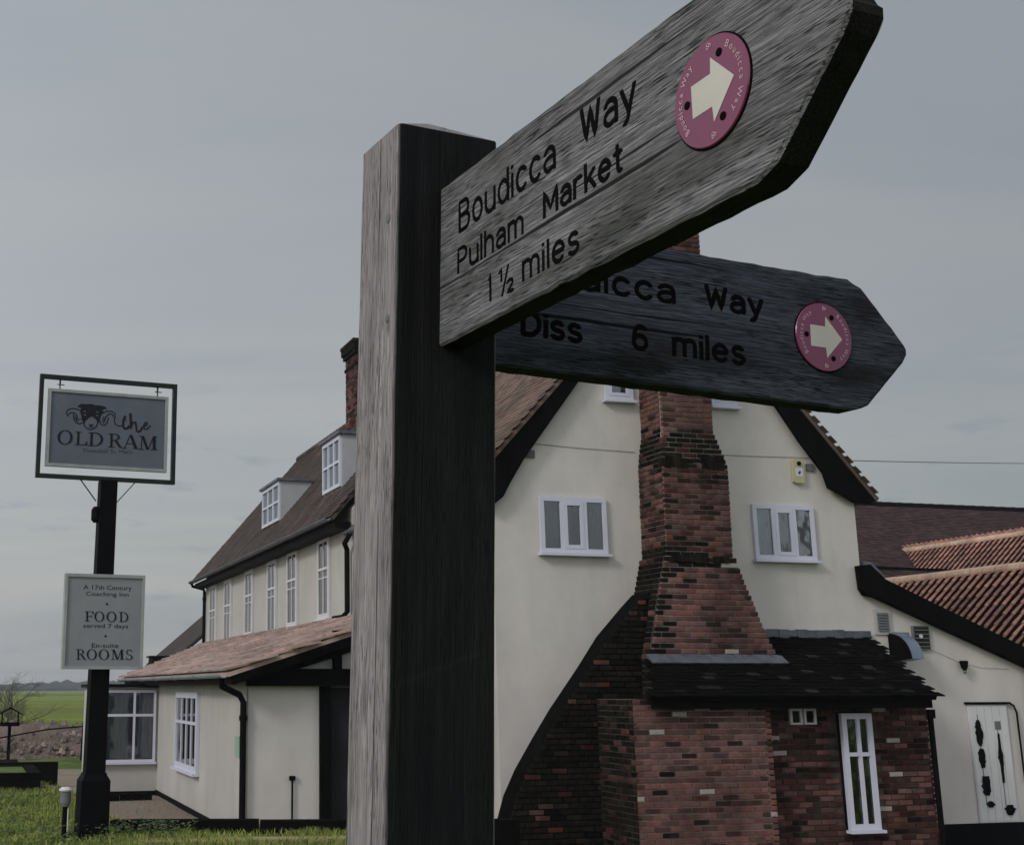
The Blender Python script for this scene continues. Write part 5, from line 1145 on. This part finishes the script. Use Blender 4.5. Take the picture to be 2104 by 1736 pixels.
prof = [(ch, 0), (W2-ch, 0), (W2, ch), (W2, W1-ch), (W2-ch, W1), (ch, W1), (0, W1-ch), (0, ch)]
vs = []
for i in range(nz_+1):
    z = -.35+(HT+.35)*i/nz_
    for j, (x, y) in enumerate(prof):
        e = .0011*mnoise.noise(Vector((x*20, y*20, z*14+j*3))); vs.append((x+e, y+e*.8, z if i < nz_ else HT))
vs += [(W2/2, W1/2, HT+.030)]
fs = [(i*8+j, i*8+(j+1) % 8, (i+1)*8+(j+1) % 8, (i+1)*8+j) for i in range(nz_) for j in range(8)]
fs += [(nz_*8+j, nz_*8+(j+1) % 8, (nz_+1)*8) for j in range(8)]+[tuple(range(8))[::-1]]
mb.add(vs, fs)
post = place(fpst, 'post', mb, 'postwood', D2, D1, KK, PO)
for (x, y, r) in ((798, 449, .0052), (796, 655, .0045)):
    q = postlocal(x, y); b_ = MB().lathe([(r, -.004), (r, .0006), (r*.7, .0012)], 14, Fr((0, q[1], q[2]), (0, 1, 0), (0, 0, 1), (-1, 0, 0)))
    place(fpst, 'bolt_plug', b_, 'greyvent', D2, D1, KK, PO)
def boardmesh(L0, L1, sh_, h, th):
    out_ = []
    def seg(p, q, n):
        for i in range(n):
            t = i/n; e = random.gauss(0, .0004)
            out_.append((p[0]+(q[0]-p[0])*t+e*.5, p[1]+(q[1]-p[1])*t+e))
    r = .010
    seg((L0, 0), (sh_-.012, 0), 34); seg((sh_-.012, 0), (sh_+.010, .008), 2); seg((sh_+.010, .008), (L1-.007, h/2-.014), 8); seg((L1-.007, h/2-.014), (L1, h/2-.003), 2); seg((L1, h/2-.003), (L1, h/2+.003), 1); seg((L1, h/2+.003), (L1-.007, h/2+.014), 2)
    seg((L1-.007, h/2+.014), (sh_+.010, h-.008), 8); seg((sh_+.010, h-.008), (sh_-.012, h), 2); seg((sh_-.012, h), (L0, h), 34); seg((L0, h), (L0, 0), 6)
    k = len(out_); cx, cy = (L0+L1)/2, h/2; c = .0026
    def ins(p):
        return (min(max(p[0], L0+c), p[0]-c*(1 if p[0] > sh_ else 0)), p[1]+(c if p[1] < cy else -c)*(1 if abs(p[1]-cy) > .01 else 0))
    rings = [[(ins(p)[0], 0, ins(p)[1]) for p in out_], [(p[0], c, p[1]) for p in out_], [(p[0], th-c, p[1]) for p in out_], [(ins(p)[0], th, ins(p)[1]) for p in out_]]
    vs = [q for rg in rings for q in rg]; fs = [tuple(range(k)), tuple(range(3*k, 4*k))[::-1]]
    for a in range(3): fs += [(a*k+i, a*k+(i+1) % k, (a+1)*k+(i+1) % k, (a+1)*k+i) for i in range(k)]
    return MB().add(vs, fs)
def waydisc(T, par, cx, cz, Xa, Ya, Za, org, rot):
    R = .0435; fr = Fr((cx, 0, cz), (math.cos(rot), 0, math.sin(rot)), (-math.sin(rot), 0, math.cos(rot)), (0, -1, 0))
    f = lambda u, v, h: fr.pt(u, v, h)
    d = place(T, 'waymark_disc', MB().lathe([(R-.0004, -.001), (R, .0014), (R-.0008, .0024)], 56, fr), 'purple', Xa, Ya, Za, org, par)
    rim = place(T, 'disc_rim', MB().lathe([(R+.0014, -.001), (R+.0013, .0006), (R-.0002, .0008)], 56, fr), 'engrave', Xa, Ya, Za, org, par)
    ar = MB(); pl = [(-.0215, -.0135), (.0015, -.0135), (.0025, -.0265), (.0275, 0), (.0025, .0265), (.0015, .0135), (-.0215, .0135)]
    ar.add([f(x, y, .0027) for x, y in pl], [tuple(range(7))]); place(T, 'arrow', ar, 'arrowwhite', Xa, Ya, Za, org, par)
    tx = MB()
    for (a0, a1) in ((222, 122), (57, -50)):
        word = 'Boudicca Way'; n = len(word); wid = {'i': .55, 'B': 1.2, 'W': 1.45, ' ': .7}
        tot = sum(wid.get(ch, 1) for ch in word); cur = 0
        for ch in word:
            ww = wid.get(ch, 1); th = math.radians(a0+(a1-a0)*(cur+ww/2)/tot); cur += ww
            if ch == ' ': continue
            pos = (.0335*math.cos(th), .0335*math.sin(th)); rt = (math.sin(th), -math.cos(th)); up_ = (math.cos(th), math.sin(th))
            vs, fs = fontmesh(ch); mxx = max(v[0] for v in vs); mnx = min(v[0] for v in vs)
            k = .0078
            tx.add([f(pos[0]+rt[0]*(v[0]-(mxx+mnx)/2)*k+up_[0]*v[1]*k, pos[1]+rt[1]*(v[0]-(mxx+mnx)/2)*k+up_[1]*v[1]*k, .00272) for v in vs], fs)
    for th in (88, -88):
        x, y = .0365*math.cos(math.radians(th)), .0365*math.sin(math.radians(th))
        for k in range(3):
            q = 2.09*k; tx.tube([f(x+.0014*math.cos(q)+.0013*math.cos(t*.785), y+.0014*math.sin(q)+.0013*math.sin(t*.785), .0026) for t in range(9)], .0004, 5)
    place(T, 'disc_lettering', tx, 'discink', Xa, Ya, Za, org, par)['kind'] = 'stuff'
    for (x, y) in ((-.0275, .0005), (.0125, .0260), (.0125, -.0260)):
        place(T, 'screw', MB().lathe([(.0034, .0022), (.0034, .0029), (.0015, .0032)], 12, Fr(fr.pt(x, y, 0), fr.U, fr.N, fr.Z)), 'engrave', Xa, Ya, Za, org, par)
# near finger: square out of the post's front face
LA = Vector((.13006931, 1.32262834, .35088498+H)); L1v = Vector((.36583082, -.93066612, -.00532872)).normalized(); NF = Vector((-.93037748, -.36585167, .02345839))
UP1 = NF.cross(L1v).normalized(); YY = UP1.cross(L1v).normalized()
f1t = Thing('finger_sign', 'near grey wooden finger board reading Boudicca Way, Pulham Market', 'finger sign', tuple(LA), inn=False, group='finger boards on the fingerpost')
b1 = place(f1t, 'board', boardmesh(-.03, .5935, .507, .177, .031), 'boardwood', L1v, YY, UP1, LA, rim='boardend')
def letters(T, par, rows):
    I = Vector((1, 0, 0)), Vector((0, 1, 0)), Vector((0, 0, 1))
    for word, s0, s1, base, cap, r in rows:
        mb = MB(); strokes(mb, word, s0+r, s1-r, base+r, cap-2*r, r, lambda x, y: Vector((x, -.0001, y)), Vector((0, 1, 0)))
        place(T, 'lettering', mb, 'engrave', *I, (0, 0, 0), par)
letters(f1t, b1, [('Boudicca', .0435, .2345, .1105, .0365, .0026), ('Way', .2750, .3595, .1150, .0365, .0028), ('Pulham', .0405, .1760, .0665, .0295, .0024), ('Market', .2105, .3380, .0690, .0290, .0027), ('1', .1065, .1130, .0180, .0315, .0023), ('½', .1265, .1570, .0165, .0310, .0020), ('miles', .1715, .2700, .0195, .0300, .0024)])
I3 = (Vector((1, 0, 0)), Vector((0, 1, 0)), Vector((0, 0, 1)))
waydisc(f1t, b1, .4545, .0885, *I3, (0, 0, 0), .02)
# far finger, along the post's front
FO = NC+D1*.030
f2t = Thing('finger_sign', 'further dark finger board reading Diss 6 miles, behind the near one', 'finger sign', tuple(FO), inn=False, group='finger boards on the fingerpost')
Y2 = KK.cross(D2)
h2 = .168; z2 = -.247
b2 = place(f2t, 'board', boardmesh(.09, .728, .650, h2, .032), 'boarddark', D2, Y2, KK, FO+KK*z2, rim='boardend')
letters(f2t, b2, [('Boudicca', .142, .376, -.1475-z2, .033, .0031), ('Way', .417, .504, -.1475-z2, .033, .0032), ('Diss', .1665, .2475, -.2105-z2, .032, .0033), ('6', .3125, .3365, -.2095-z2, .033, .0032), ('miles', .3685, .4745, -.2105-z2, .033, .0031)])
waydisc(f2t, b2, .593, -.160-z2, *I3, (0, 0, 0), 0)
# ================================================================== HAZE
hz = MB().box(-1320, 1320, -1320, 1320, -2, 14)
hm = bpy.data.materials.new('haze'); hm.use_nodes = True; ht = hm.node_tree; ht.nodes.clear()
ho = ht.nodes.new('ShaderNodeOutputMaterial'); pv = ht.nodes.new('ShaderNodeVolumePrincipled'); pv.inputs['Color'].default_value = (.80, .88, 1, 1); pv.inputs['Density'].default_value = .0005; pv.inputs['Anisotropy'].default_value = .2
ht.links.new(pv.outputs[0], ho.inputs['Volume'])
ho_ = single('haze', hz, hm, 'faint blue haze over the fields', 'haze', (0, 0, 0), kind='stuff')
